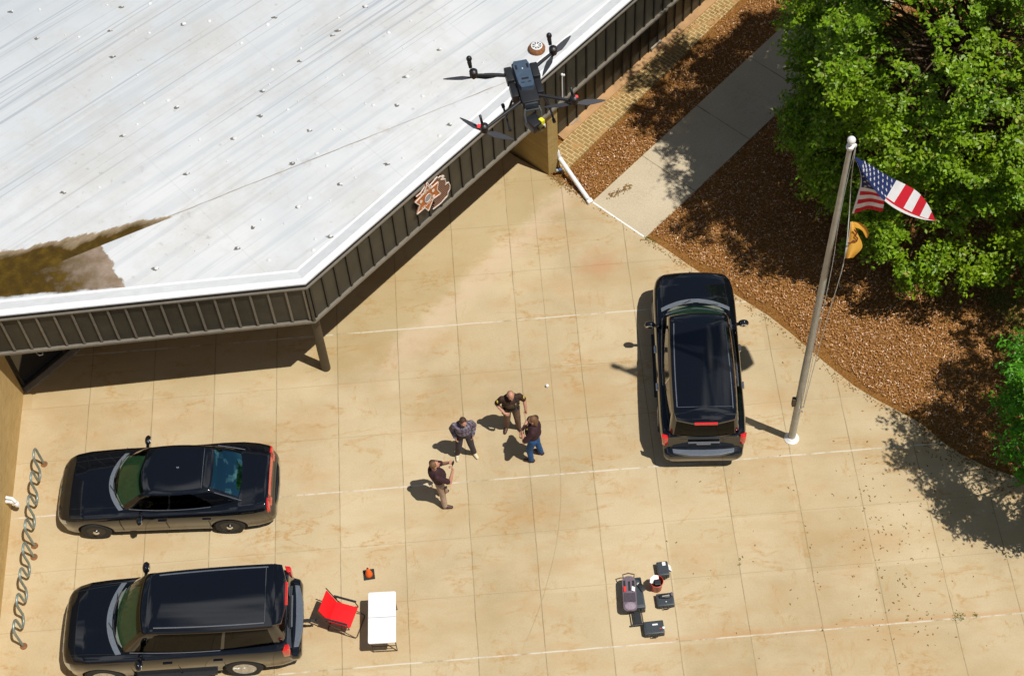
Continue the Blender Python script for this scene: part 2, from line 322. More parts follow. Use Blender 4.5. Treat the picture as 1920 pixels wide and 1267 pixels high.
    dl = t.mix(t.ramp(deep, .02, .85), (.36,.28,.22), dirtc)
    c = t.mix(lom, c, dl)
    du = t.mix(t.ramp(t.math('SUBTRACT', hi, vd), .0, .26), (.36,.28,.19), dirtc)
    c = t.mix(upm, c, du)
    t.set(color=c, rough=.75, spec=.2); t.bump(t.math('ADD', s2, t.math('MULTIPLY', s1, 1.0)), .25, .02); return t.m
M['roof'] = roofm()
M['membrane'] = mat('white_edge_membrane', (.70,.715,.73), .7, 0, .06, 4)
M['fast'] = mat('roof_patch_white', (.66,.67,.67), .8, 0, .15, 10)
M['fastgrey'] = mat('roof_patch_dirty', (.15,.14,.12), .85, 0, .3, 20)
# ------------------------------------------------------------------ mesh helpers
class MB:
    def __init__(s): s.v = []; s.f = []; s.mi = []; s.cur = 0
    def add(s, vs, fs):
        o = len(s.v); s.v += [tuple(v) for v in vs]; s.f += [tuple(i+o for i in f) for f in fs]; s.mi += [s.cur]*len(fs); return s
    def box(s, a, b, M4=None):
        (x0,y0,z0), (x1,y1,z1) = a, b
        vs = [Vector(p) for p in ((x0,y0,z0),(x1,y0,z0),(x1,y1,z0),(x0,y1,z0),(x0,y0,z1),(x1,y0,z1),(x1,y1,z1),(x0,y1,z1))]
        if M4 is not None: vs = [M4 @ v for v in vs]
        return s.add(vs, [(0,3,2,1),(4,5,6,7),(0,1,5,4),(1,2,6,5),(2,3,7,6),(3,0,4,7)])
    def bar(s, p, q, w, h=None, up=(0,0,1)):     # rectangular bar between two points
        p, q = Vector(p), Vector(q); h = h or w; d = (q-p).normalized(); up = Vector(up)
        if abs(d.dot(up)) > .98: up = Vector((1,0,0))
        r = d.cross(up).normalized(); u = r.cross(d)
        vs = [c+r*sx*w/2+u*sy*h/2 for c in (p, q) for sx, sy in ((-1,-1),(1,-1),(1,1),(-1,1))]
        return s.add(vs, [(3,2,1,0),(4,5,6,7),(0,1,5,4),(1,2,6,5),(2,3,7,6),(3,0,4,7)])
    def tube(s, pts, r, n=10, caps=True, closed=False):
        pts = [Vector(p) for p in pts]; k = len(pts); rs = r if isinstance(r, (list, tuple)) else [r]*k
        rings = []; prev = None
        for i, p in enumerate(pts):
            d = (pts[min(i+1,k-1)]-pts[max(i-1,0)]).normalized()
            if prev is None:
                a = Vector((0,0,1)) if abs(d.z) < .9 else Vector((1,0,0)); u = d.cross(a).normalized()
            else: u = (prev-d*prev.dot(d)).normalized()
            prev = u; v = d.cross(u); rings.append([p+(u*math.cos(2*math.pi*j/n)+v*math.sin(2*math.pi*j/n))*rs[i] for j in range(n)])
        vs = [v for r_ in rings for v in r_]; fs = []
        for i in range(k-1):
            for j in range(n): fs.append((i*n+j, i*n+(j+1)%n, (i+1)*n+(j+1)%n, (i+1)*n+j))
        if caps: fs += [tuple(range(n-1,-1,-1)), tuple((k-1)*n+j for j in range(n))]
        return s.add(vs, fs)
    def lathe(s, prof, c=(0,0,0), n=24, M4=None):   # profile (r,z)
        vs = []; fs = []
        for r, z in prof:
            for j in range(n):
                a = 2*math.pi*j/n; v = Vector((c[0]+r*math.cos(a), c[1]+r*math.sin(a), c[2]+z)); vs.append(M4 @ v if M4 is not None else v)
        for i in range(len(prof)-1):
            for j in range(n): fs.append((i*n+j, i*n+(j+1)%n, (i+1)*n+(j+1)%n, (i+1)*n+j))
        fs.append(tuple(range(n-1,-1,-1))); k = len(prof)-1; fs.append(tuple(k*n+j for j in range(n)))
        return s.add(vs, fs)
    def ell(s, c, r, M4=None, n=16, m=10):
        vs = []; fs = []
        for i in range(m+1):
            t_ = math.pi*i/m
            for j in range(n):
                a = 2*math.pi*j/n; v = Vector((c[0]+r[0]*math.sin(t_)*math.cos(a), c[1]+r[1]*math.sin(t_)*math.sin(a), c[2]+r[2]*math.cos(t_))); vs.append(M4 @ v if M4 is not None else v)
        for i in range(m):
            for j in range(n): fs.append((i*n+j, (i+1)*n+j, (i+1)*n+(j+1)%n, i*n+(j+1)%n))
        return s.add(vs, fs)
    def prism(s, pts, z0, z1):
        n = len(pts); vs = [(p[0],p[1],z0) for p in pts]+[(p[0],p[1],z1) for p in pts]
        return s.add(vs, [tuple(range(n-1,-1,-1)), tuple(range(n,2*n))]+[(i,(i+1)%n,n+(i+1)%n,n+i) for i in range(n)])
    def build(s, name, mats, parent=None, smooth=False, bevel=0, weld=False):
        me = bpy.data.meshes.new(name); me.from_pydata(s.v, [], s.f)
        for m in (mats if isinstance(mats, (list, tuple)) else [mats]): me.materials.append(m)
        me.polygons.foreach_set('material_index', s.mi)
        bm = bmesh.new(); bm.from_mesh(me)
        if weld: bmesh.ops.remove_doubles(bm, verts=bm.verts, dist=1e-5)
        bmesh.ops.recalc_face_normals(bm, faces=bm.faces)
        if bevel: bmesh.ops.bevel(bm, geom=[e for e in bm.edges if len(e.link_faces) == 2 and e.calc_face_angle(0) > .6], offset=bevel, segments=2, affect='EDGES', profile=.6)
        if smooth:
            for f in bm.faces: f.smooth = True
            if smooth != 'all':
                for e in bm.edges:
                    if len(e.link_faces) == 2 and e.calc_face_angle(0) > .7: e.smooth = False
        bm.to_mesh(me); bm.free(); me.update()
        o = bpy.data.objects.new(name, me); C.objects.link(o)
        if parent: o.parent = parent
        return o
def thing(name, label, cat, loc=(0,0,0), rz=0, group=None):
    o = bpy.data.objects.new(name, None); C.objects.link(o); o.location = loc; o.rotation_euler = (0,0,rz); o.empty_display_size = .2
    o['label'] = label; o['category'] = cat
    if group: o['group'] = group
    return o
def tag(o, label, cat, group=None):
    o['label'] = label; o['category'] = cat
    if group: o['group'] = group
    return o
def struct(o, kind='structure', label=None, cat=None):
    o['kind'] = kind
    if label: o['label'] = label; o['category'] = cat
    return o
def catmull(ps, n):
    ps = [np.array(p, float) for p in ps]; P = [2*ps[0]-ps[1]]+ps+[2*ps[-1]-ps[-2]]; o = []
    for i in range(len(ps)-1):
        a, b, c, d = P[i:i+4]
        for k in range(n):
            t_ = k/n; o.append(.5*((2*b)+(-a+c)*t_+(2*a-5*b+4*c-d)*t_*t_+(-a+3*b-3*c+d)*t_**3))
    o.append(ps[-1]); return o
def evalmesh(o):
    bpy.context.view_layer.update(); dg = bpy.context.evaluated_depsgraph_get(); me = bpy.data.meshes.new_from_object(o.evaluated_get(dg)); return me
#PART2
# ------------------------------------------------------------------ ground
rnd = random.Random(7)
def bm_sheet(name, pts, z0, z1, m):
    b = MB(); b.prism(pts, z0, z1); return b.build(name, m)
g = MB(); g.add([(-150,-150,-.10),(250,-150,-.10),(250,250,-.10),(-150,250,-.10)], [(0,1,2,3)])
struct(g.build('ground', M['mulch']))
edge_px = [(1029,329),(1046,333),(1062,344),(1086,362),(1110,378.5),(1210,445),(1232,456),(1262,476),(1290,496),(1330,522),(1370,547),(1408,571),(1440,591),(1480,622),(1520,657),(1562,692),(1600,722),(1640,747),(1680,768),(1712,785),(1735,800),(1765,826),(1800,850),(1850,875),(1920,898)]
edge = [U(*p) for p in edge_px]
poly = [(-9,-14),(36,-14),(36,1.0)]+[(p.x,p.y) for p in reversed(edge)]+[(11.0,9.9),(9.0,12.5),(-9,12.5)]
struct(bm_sheet('plaza_pavement', poly, -.16, 0, M['concrete']))
w1, w2 = U(1110,378.5), U(1210,445)
wl = (U(1440,75)-U(1185,310)).normalized(); 
wp = [w1, w2, U(1258,402), U(1258,402)+wl*16, U(1186,309)+wl*15.5, U(1186,309)]
struct(bm_sheet('sidewalk', [(p.x,p.y) for p in wp], -.15, .002, M['walk']))
# white joint sealant between plaza and walk
b = MB(); a_, c_ = U(1112,379.5,.005), U(1207,443.5,.005); b.bar(a_, c_, .045, .006); struct(b.build('walk_joint', M['whitepaint']))
# mulch bed (slightly uneven) beside the plaza
def inpoly(x, y, P):
    c = False; n = len(P)
    for i in range(n):
        x1, y1 = P[i]; x2, y2 = P[i-1]
        if (y1 > y) != (y2 > y) and x < (x2-x1)*(y-y1)/(y2-y1)+x1: c = not c
    return c
nx, ny = 110, 110; vs = []; fs = []
for j in range(ny+1):
    for i in range(nx+1):
        x = 11.2+i*18.8/nx; y = -2.5+j*19.5/ny
        vs.append((x, y, -.045+.05*(mnoise.fractal(Vector((x*.9, y*.9, 0)), 1, 2, 4))))
for j in range(ny):
    for i in range(nx): a = j*(nx+1)+i; fs.append((a,a+1,a+nx+2,a+nx+1))
g = MB(); g.add(vs, fs); struct(g.build('mulch_bed', M['mulch'], smooth='all'))
walkpoly = [(p.x,p.y) for p in wp]
bed = MB(); edgeD = [edge[i].lerp(edge[i+1], k/5) for i in range(5, len(edge)-1) for k in range(5)]
def chip(b, x, y, z, s=1.0):
    l = rnd.uniform(.014, .034)*s; wd = rnd.uniform(.005, .011)*s; a = rnd.uniform(0, 6.283); ti = rnd.uniform(-.5,.5)
    ca, sa = math.cos(a), math.sin(a); r2 = rnd.uniform(-.7,.7)
    b.add([(x+ca*u*l-sa*v*wd, y+sa*u*l+ca*v*wd, z+u*l*ti+v*wd*r2) for u, v in ((-1,-1),(1,-.7),(.9,1),(-1,.8))], [(0,1,2,3)])
n = 0
bc, tc2 = U(1920,0), U(1730,640)
while n < 110000:
    x = rnd.uniform(11.8, 28); y = rnd.uniform(-1.5, 16)
    if inpoly(x, y, poly) or inpoly(x, y, walkpoly): continue
    q = (y-10.3)-(x-12.2)*1.02
    if q > -1.35 and rnd.random() > .05+.25*(mnoise.noise(Vector((x*1.3,y*1.3,3))) > .15): continue
    if min((x-e.x)**2+(y-e.y)**2 for e in edgeD) < (.20+.16*mnoise.noise(Vector((x*2,y*2,9))))**2: continue
    chip(bed, x, y, rnd.uniform(-.02,.03)+.05*mnoise.fractal(Vector((x*.9, y*.9, 0)), 1, 2, 4)); n += 1
struct(bed.build('mulch_chips', M['chip']), 'stuff', 'loose reddish brown bark mulch covering the beds between plaza and building', 'mulch')
# leaf litter blown on the plaza and walk
lit = MB()
def leaf(b, x, y, z=.006, s=1.0):
    l = rnd.uniform(.018,.05)*s; a = rnd.uniform(0,6.28); ca, sa = math.cos(a), math.sin(a); h = rnd.uniform(0,.02)
    b.add([(x+ca*u*l-sa*v*l*.42, y+sa*u*l+ca*v*l*.42, z+k) for u, v, k in ((-1,0,0),(0,-1,h),(1,0,h*.5),(0,1,0))], [(0,1,2,3)])
for k in range(300):
    px = rnd.gauss(1690, 55) if rnd.random() < .75 else rnd.uniform(1240, 1900); py = rnd.uniform(850, 1200) if rnd.random() < .8 else rnd.uniform(620, 1260)
    p = U(px, py)
    if inpoly(p.x, p.y, poly): leaf(lit, p.x, p.y, s=.8)
for k in range(700):
    i = rnd.randrange(1, len(edge)-1); p = edge[i].lerp(edge[i+1], rnd.random()); leaf(lit, p.x-abs(rnd.gauss(0,.10)), p.y-abs(rnd.gauss(0,.08)), s=.7)
for k in range(420):
    px = rnd.uniform(1725, 1910); py = rnd.gauss(800+(px-1735)*.55, 22); p = U(px, py+12); leaf(lit, p.x, p.y, s=.9)
for k in range(130):
    t_ = rnd.random(); p = U(1140+t_*42+rnd.gauss(0,2), 370-t_*20+rnd.gauss(0,3.2)); leaf(lit, p.x, p.y, .012, .8)
for k in range(140):
    t_ = rnd.random(); p = U(1030+t_*55+rnd.gauss(0,4), 328+t_*34+rnd.gauss(0,3)); leaf(lit, p.x, p.y, .01, .9)
for k in range(160):
    p = U(1740+rnd.uniform(0,180), 560+rnd.uniform(0,60)); leaf(lit, p.x, p.y, .03)
struct(lit.build('leaf_litter', M['litter']), 'stuff', 'small dry brown leaves scattered over the pale concrete', 'leaves')
# grass tuft strip at the right edge and weeds in the joints
gm = leafm('grass', (.16,.20,.03), (.34,.36,.08), (.50,.42,.18))
def blades(b, x, y, z, n, sp, h):
    for k in range(n):
        X = x+rnd.gauss(0,sp); Y = y+rnd.gauss(0,sp); a = rnd.uniform(0,6.28); l = rnd.uniform(.4,1)*h; wd = .008
        dx, dy = math.cos(a), math.sin(a); b.add([(X-dy*wd,Y+dx*wd,z),(X+dy*wd,Y-dx*wd,z),(X+dx*l*.6,Y+dy*l*.6,z+l)], [(0,1,2)])
gr = MB()
for px, py, n_, sp in [(1885,568,260,.22),(1900,590,260,.18),(1912,615,300,.2),(1918,640,300,.2),(1925,670,300,.25),(1870,560,140,.15),(1935,700,300,.3)]:
    p = U(px, py); blades(gr, p.x, p.y, -.02, n_*3, sp*1.1, .10)
struct(gr.build('grass', gm), 'stuff', 'yellow green grass strip at the far side of the mulch bed', 'grass')
wd = MB()
for px, py, n_, sp in [(1795,1157,60,.05),(1802,1156,50,.05),(1830,1153,30,.03),(1387,1048,12,.015),(1386,1058,12,.02),(1216,447,60,.04),(1226,453,40,.05),(770,913,10,.02),(1700,1161,8,.02),(1542,1180,12,.02)]:
    p = U(px, py); blades(wd, p.x, p.y, 0, n_, sp, .045)
struct(wd.build('joint_weeds', leafm('weeds', (.03,.10,.01), (.10,.24,.02), (.2,.3,.05))), 'stuff', 'tiny green weeds growing out of the plaza joints', 'weeds')
# ------------------------------------------------------------------ building
ZB, ZT = 2.70, 4.16
CO = U(588.5,600.5,ZB); RF = U(1266.6,0,ZB); LF = U(0,662,ZB)
dR = Vector((RF.x-CO.x, RF.y-CO.y, 0)).normalized(); dL = Vector((LF.x-CO.x, LF.y-CO.y, 0)).normalized()
nR = Vector((dR.y, -dR.x, 0)); nL = Vector((-dL.y, dL.x, 0))
if nL.y > 0: nL = -nL
bld = thing('building', 'low tan brick building with white flat roof and dark ribbed metal fascia', 'building', (CO.x, CO.y, 0))
def B(mb, name, m, **k):
    o = mb.build(name, m, **k); o.parent = bld; o.matrix_parent_inverse = Matrix.Translation(-bld.location); return o
Rend = CO+dR*30; Lend = CO+dL*16
def z_(p, z): return (p.x, p.y, z)
# roof deck : a front apron and a main field that rises gently behind the valley
ins = .42
bis = (-(nR+nL)).normalized(); ic = CO+bis*(ins/abs(bis.dot(nR)))
iR = Rend-nR*ins; iL = Lend-nL*ins
ang = rad(22.4); vdv = Vector((math.cos(ang), math.sin(ang), 0)); v0 = Vector((2.83,5.6,0))
ZR = 4.05
up = Vector((-vdv.y, vdv.x, 0))
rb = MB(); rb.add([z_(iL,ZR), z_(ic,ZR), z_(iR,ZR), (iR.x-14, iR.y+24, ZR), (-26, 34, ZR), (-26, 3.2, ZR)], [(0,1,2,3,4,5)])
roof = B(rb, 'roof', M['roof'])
# fastener plates and blisters
fx = [(47,43),(562,15),(402,20),(458,25),(785,80),(905,163),(1372,25),(1180,72),(1270,68),(1035,65),(1060,92),(1003,93),(1248,132),(1127,182),(1385,201),(1128,228),(1020,262),(1287,282),(1527,287),(1225,292),(1010,318),(988,340),(1117,380),(1080,412),(980,433),(630,378),(540,388),(665,400),(515,283),(418,293),(425,212),(748,525),(715,547),(880,518),(983,510),(1030,496),(1162,488),(1252,486),(1280,487),(465,508),(515,467),(852,606),(703,650),(728,713),(372,703),(242,720),(477,766),(1115,600),(1098,612),(1188,576),(1225,622),(1455,614),(1510,593),(1332,667),(1278,690),(1322,634),(1160,742),(1120,775),(1237,752),(982,824),(952,850),(1067,838),(1182,897),(1240,885),(1175,938),(1008,975),(587,1005),(786,917),(733,941),(893,930),(494,886),(295,140),(142,143),(245,132),(148,37),(415,115),(508,117),(560,125),(690,90),(1540,80),(1630,155),(1650,185),(1512,182),(1457,123),(1272,113),(1370,390),(1400,395),(1490,393),(1585,360),(1648,510),(1690,465),(1810,118*2)]
def zroof(p):
    return ZR
for i, (a, b_) in enumerate(fx):
    p = U(a/2, b_/2, ZR); p = U(a/2, b_/2, zroof(p)); r_ = rnd.choice((.022,.026,.03,.036,.05))
    fw = MB(); fw.lathe([(r_*1.1,0),(r_*1.0,.012),(r_*.55,.028),(.004,.032)], (p.x,p.y,p.z), 10)
    if i % 3 == 0: fw.cur = 1; an_ = rnd.uniform(0,3); fw.prism([(p.x-.03+rnd.uniform(.5,1.6)*.05*math.cos(k*.7)*1.4, p.y-.02+rnd.uniform(.5,1.5)*.045*math.sin(k*.7)) for k in range(9)], p.z+.002, p.z+.006)
    B(fw, 'roof_patch', [M['fast'], M['fastgrey']])
# raised membrane edge
eb = MB()
def prof(o_in, z): 
    ci = CO+bis*(o_in/abs(bis.dot(nR))); return [(Lend-nL*o_in), ci, (Rend-nR*o_in)], z
rows = [prof(-.03, ZT+.02), prof(-.03, ZT+.06), prof(.13, ZT+.075), prof(.145, ZT+.06), prof(.46, ZR+.005), prof(.52, ZR+.012), prof(.54, ZR-.01)]
vs = [z_(p, z) for ps, z in rows for p in ps]; fs = []
for i in range(len(rows)-1):
    for j in range(2): fs.append((i*3+j, i*3+j+1, (i+1)*3+j+1, (i+1)*3+j))
eb.add(vs, fs); B(eb, 'parapet_edge', M['membrane'])
db = MB(); rows = [prof(-.015, ZT-.09), prof(-.015, ZT+.025)]
vs = [z_(p, z) for ps, z in rows for p in ps]; db.add(vs, [(0,1,4,3),(1,2,5,4)]); B(db, 'edge_flashing', M['dark'])
# fascia panels, ribs and trims
def fascia(A, d, n, L_, sp, off, m, name, z0, z1, rib0, trims=True, ribm=None):
    pb = MB(); pb.cur = 0
    a0 = A; a1 = A+d*L_
    pb.add([z_(a0,z0), z_(a1,z0), z_(a1,z1), z_(a0,z1)], [(0,1,2,3)])
    o = B(pb, name, m)
    rbm = MB(); s = rib0
    while s < L_:
        if s > .03:
            p = A+d*s+n*.028; rbm.bar((p.x,p.y,z0+.03), (p.x,p.y,z1-.02), .022, .05, up=(d.x,d.y,0))
        s += sp
    r_ = B(rbm, name+'_seams', ribm or M['rib']); return o
sR = (Vector((UV(786.5,424,CO,nR)))-Vector((CO.x,CO.y,ZB))).length
sL = (UV(64,657,CO,nL)-Vector((CO.x,CO.y,ZB))).length
oR = (sR % .391); oL = (sL % .407)
fascia(Vector((CO.x,CO.y,0)), dR, nR, 30, .391, 0, M['panel'], 'fascia_panel', ZB+.05, ZT-.09, oR)
fascia(Vector((CO.x,CO.y,0)), dL, nL, 16, .407, 0, M['panel'], 'fascia_panel', ZB+.05, ZT-.09, oL, ribm=M['trim'])
tb = MB()
for d, n, L_ in ((dR, nR, 30), (dL, nL, 16)):
    a0 = Vector((CO.x,CO.y,0)); 
    for z0, z1, pr in ((ZB-.02, ZB+.05, .075), (ZT-.13, ZT-.09, .06)):
        ext = a0-bis*(pr/abs(bis.dot(nR)))
        e1 = a0+d*L_+n*pr; e0 = a0+d*L_-n*.02; 
        i0 = a0+bis*.02
        vs = [z_(ext,z0), z_(e1,z0), z_(e0,z0), z_(i0,z0), z_(ext,z1), z_(e1,z1), z_(e0,z1), z_(i0,z1)]
        tb.add(vs, [(0,1,5,4),(4,5,6,7),(3,2,1,0),(1,2,6,5)])
B(tb, 'fascia_trim', M['trim'])
cb = MB(); e_ = CO-bis*.035; cb.bar((e_.x,e_.y,ZB+.05),(e_.x,e_.y,ZT-.13),.07,.07,up=(bis.x,bis.y,0)); B(cb, 'corner_trim', M['panel'])
# soffit
sb = MB(); i0 = CO+bis*.05
sb.add([z_(i0,ZB), z_(Rend-nR*.03,ZB), (Rend.x-12,Rend.y+22,ZB), (Lend.x,Lend.y+30,ZB), z_(Lend-nL*.03,ZB)], [(0,1,2,3,4)]); B(sb, 'soffit', M['soffit'])
# lower ribbed wall to the right of the brick pier
WA, WB = U(1047,256,0), U(1328,0,0); dW = (WB-WA).normalized(); nW = Vector((dW.y,-dW.x,0))
zw0 = .10
fascia(WA, dW, nW, 26, .391, 0, M['panel'], 'wall_panel', zw0, ZB, .391*1.0-.0)
lb = MB(); 
a0 = WA-dW*.02; 
lb.add([z_(a0+nW*.02,-.1), z_(WA+dW*26+nW*.02,-.1), z_(WA+dW*26+nW*.22,-.1), z_(a0+nW*.22,-.1), z_(a0+nW*.0,.10), z_(WA+dW*26+nW*.0,.10), z_(WA+dW*26+nW*.22,.05), z_(a0+nW*.22,.05)], [(4,5,6,7),(3,2,6,7),(0,1,5,4),(0,3,7,4),(1,2,6,5)])
B(lb, 'sandstone_ledge', M['ledge'])
# two low hopper windows with white frames
for pxa, pxb, f in (((1068,238),(1084,221),0), ((1219,93.5),(1236,79),0)):
    pa, pb_ = UV(*pxa, WA, nW), UV(*pxb, WA, nW)
    wb_ = MB(); zc = (pa.z+pb_.z)/2; h = .16
    o1 = Vector((pa.x,pa.y,0))+nW*.05; o2 = Vector((pb_.x,pb_.y,0))+nW*.05
    for z in (zc-h/2, zc+h/2): wb_.bar(z_(o1,z), z_(o2,z), .05, .035)
    for o in (o1, o2): wb_.bar(z_(o,zc-h/2), z_(o,zc+h/2), .05, .035, up=(dW.x,dW.y,0))
    fr = B(wb_, 'window', M['sill'])
    pn = MB(); q1, q2 = o1-nW*.01, o2-nW*.01; pn.add([z_(q1,zc-h/2), z_(q2,zc-h/2), z_(q2,zc+h/2), z_(q1,zc+h/2)], [(0,1,2,3)]); po = pn.build('pane', M['tintwin']); po.parent = fr; po.matrix_parent_inverse = Matrix.Translation(-bld.location)
# paved strip
pv = MB(); A_ = WA+nW*.22-dW*.35; Bv = WA+dW*26+nW*.22; o1 = U(1060,322,0); o2 = U(1385,3,0); do = (o2-o1).normalized()
pv.prism([(A_.x,A_.y),(o1.x-do.x*.15,o1.y-do.y*.15),(o2.x+do.x*14,o2.y+do.y*14),(Bv.x,Bv.y)], -.08, .018)
struct(pv.build('brick_paving', M['paver']))
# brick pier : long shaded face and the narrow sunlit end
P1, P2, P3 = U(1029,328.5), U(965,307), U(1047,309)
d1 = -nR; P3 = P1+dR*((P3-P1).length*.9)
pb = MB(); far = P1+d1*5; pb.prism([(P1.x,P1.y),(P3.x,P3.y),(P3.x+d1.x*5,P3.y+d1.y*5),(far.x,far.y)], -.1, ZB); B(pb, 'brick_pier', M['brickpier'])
# left wing wall
lw = MB(); lw.prism([(-1.70,-14),(-1.76,3.57),(-2.06,3.57),(-2.00,-14)], -.1, 2.7); B(lw, 'brick_wall', M['brickleft'])
lp = MB(); lp.prism([(-1.66,-14),(-1.72,2.55),(-2.1,2.55),(-2.0,-14)], 2.7, 4.25); B(lp, 'wing_fascia', M['panel'])
lr = MB(); lr.prism([(-1.68,-14),(-1.74,2.6),(-12,2.6),(-12,-14)], 4.25, 4.40); B(lr, 'wing_roof', M['roof'])
# dark glazed entrance wall with sill, below the left fascia
g0, g1 = U(43,727.5), U(140,648.5); c0, c1 = U(52,737), U(160,648)
dg_ = (g1-g0).normalized(); ng = Vector((dg_.y,-dg_.x,0))
sl_ = MB(); e1 = g1+dg_*6; s0 = c0; s1 = c1+dg_*6; sl_.prism([(g0.x,g0.y),(s0.x,s0.y),(s1.x,s1.y),(e1.x,e1.y)], -.05, .06); B(sl_, 'entrance_sill', M['sill'])
wg = MB(); wg.prism([(g0.x,g0.y),(e1.x,e1.y),(e1.x-ng.x*.06,e1.y-ng.y*.06),(g0.x-ng.x*.06,g0.y-ng.y*.06)], .05, ZB); B(wg, 'entrance_glazing', M['tintwin'])
fg = MB(); 
for k in range(6): p = g0+dg_*(.05+k*1.3)+ng*.02; fg.bar(z_(p,.06), z_(p,ZB), .05, .06)
fg.bar(z_(g0+ng*.03,.09), z_(e1+ng*.03,.09), .06, .05); B(fg, 'glazing_frame', M['panel'])
# round steel posts
for px in ((611.5,690),(33,712)):
    p = U(*px); q = MB(); q.tube([(p.x,p.y,-.02),(p.x,p.y,ZB)], .115, 20); B(q, 'post', M['post'], smooth=True)
# hook under the eave, roof vent and wall conduit
h = UV(66,655,CO,nL); hb = MB(); 
hb.tube([(h.x,h.y,ZB), (h.x,h.y-.02,ZB-.12), (h.x+.05,h.y-.04,ZB-.2), (h.x+.13,h.y-.04,ZB-.18), (h.x+.15,h.y-.03,ZB-.1)], .014, 6); B(hb, 'eave_hook', M['trim'], smooth=True)
# sign on the fascia ---------------------------------------------------
def fpt(zx, zy, off): p = UV(700+zx/7.918, 280+zy/7.918, Vector((CO.x,CO.y,0))+nR*off, nR); return p
sc_ = fpt(815,710,.06); sg = thing('badge_sign', 'gold six pointed star emblem over a striped state outline on the dark fascia', 'sign', (sc_.x,sc_.y,sc_.z))
def flat(pts, off, th, m, name, parent=sg):
    b = MB(); P = [fpt(a, c, off) for a, c in pts]; n_ = len(P); vs = [tuple(p) for p in P]+[tuple(p-nR*th) for p in P]
    b.add(vs, [tuple(range(n_)), tuple(range(2*n_-1,n_-1,-1))]+[(i,(i+1)%n_,n_+(i+1)%n_,n_+i) for i in range(n_)])
    o = b.build(name, m); o.parent = parent; o.matrix_parent_inverse = Matrix.Translation(-sg.location); return o
def outline(pts, off, r, m, name, closed=True):
    b = MB(); P = [fpt(a, c, off) for a, c in pts]; P = P+[P[0]] if closed else P
    for i in range(len(P)-1): b.bar(P[i], P[i+1], r, r)
    o = b.build(name, m); o.parent = sg; o.matrix_parent_inverse = Matrix.Translation(-sg.location); return o
t = NT('sign_stripes'); zz = t.sep(t.pos)[2]; fr_ = t.math('FRACT', t.math('MULTIPLY', zz, 15)); t.set(color=t.mix(t.ramp(fr_, .44, .5), (.14,.012,.006), t.mix(t.ramp(fr_, .78, .8), (.012,.01,.01), (.60,.42,.30))), rough=.4, metal=.2); M['stripes'] = t.m
M['gold'] = mat('bronze_gold', (.50,.155,.025), .35, .35, .25, 30); M['signw'] = mat('sign_white', (.78,.68,.60), .5)
M['sealgrey'] = mat('seal_grey', (.30,.31,.32), .5, 0, .3, 60)
state = [(635,705),(700,650),(760,560),(800,495),(830,545),(880,490),(945,412),(965,425),(1000,398),(1018,412),(1048,390),(1040,420),(1000,452),(1065,440),(1075,480),(1068,530),(1085,505),(1115,492),(1138,540),(1135,590),(1108,640),(1100,690),(1000,800),(885,890),(912,790),(885,745),(800,760),(720,700)]
flat(state, .07, .05, M['stripes'], 'state_plate'); outline(state[:27-3], .075, .022, M['signw'], 'state_outline', False)
star = [(795,530),(850,582),(962,485),(945,600),(1000,655),(890,735),(818,912),(765,865),(650,965),(690,830),(622,790),(745,665)]
flat(star, .12, .045, M['gold'], 'star_plate'); outline(star, .125, .022, M['signw'], 'star_outline')
def circ(cx, cy, ax, ay, bx, by, n=20): return [(cx+ax*math.cos(2*math.pi*i/n)+bx*math.sin(2*math.pi*i/n), cy+ay*math.cos(2*math.pi*i/n)+by*math.sin(2*math.pi*i/n)) for i in range(n)]
flat(circ(812,722,42,-38,4,45), .135, .012, M['sealgrey'], 'seal_disc'); outline(circ(812,722,46,-42,5,50), .137, .014, M['signw'], 'seal_ring')
for cx, cy in ((712,780),(892,615),(900,700)): flat(circ(cx,cy,20,-16,2,20,10), .135, .01, M['signw'], 'star_boss')
def text(s, p, ex, ez, size, m, name, parent, inv, curve=0):
    tcu = bpy.data.curves.new(name, 'FONT'); tcu.body = s; tcu.size = size; tcu.align_x = 'CENTER'; tcu.extrude = .004; to = bpy.data.objects.new(name, tcu); C.objects.link(to)
    me = evalmesh(to); C.objects.unlink(to); bpy.data.objects.remove(to); me.materials.clear(); me.materials.append(m); me.name = name
    o = bpy.data.objects.new(name, me); C.objects.link(o); ex = Vector(ex).normalized(); ez = Vector(ez).normalized(); n_ = ex.cross(ez)
    Mx = Matrix((ex, ez, n_)).transposed().to_4x4(); Mx.translation = Vector(p); o.parent = parent; o.matrix_world = Mx; o.matrix_parent_inverse = inv
    o.matrix_basis = Mx; return o
p = fpt(790,640,.13); text('SHERIFF', p, dR, (0,0,1), .115, M['signw'], 'star_lettering', sg, Matrix.Translation(-sg.location))
p = fpt(800,830,.13); text('COUNTY', p, dR, (0,0,1), .09, M['signw'], 'star_lettering', sg, Matrix.Translation(-sg.location))
# round roof vent with white slotted cap
p = U(1006.5,90,4.12); vt = thing('roof_vent', 'round rusty roof vent with white slotted cap near the roof edge', 'roof vent', tuple(p))
q = MB(); q.lathe([(.21,-.10),(.215,.0),(.20,.03),(.165,.055),(.02,.06)], n=28); q.build('vent_base', M['rust'], vt, smooth=True)
q = MB(); 
q.lathe([(.142,.058),(.145,.085),(.120,.092),(.117,.065)], n=28); 
for k in range(8):
    a = k*math.pi/4; q.bar((0,0,.082),(.125*math.cos(a),.125*math.sin(a),.082),.020,.012)
q.lathe([(.03,.07),(.03,.094),(.001,.095)], n=12); q.build('vent_cap', M['white'], vt)
q = MB(); q.lathe([(.125,.05),(.125,.066),(.001,.067)], n=20); q.build('vent_screen', M['fastgrey'], vt)
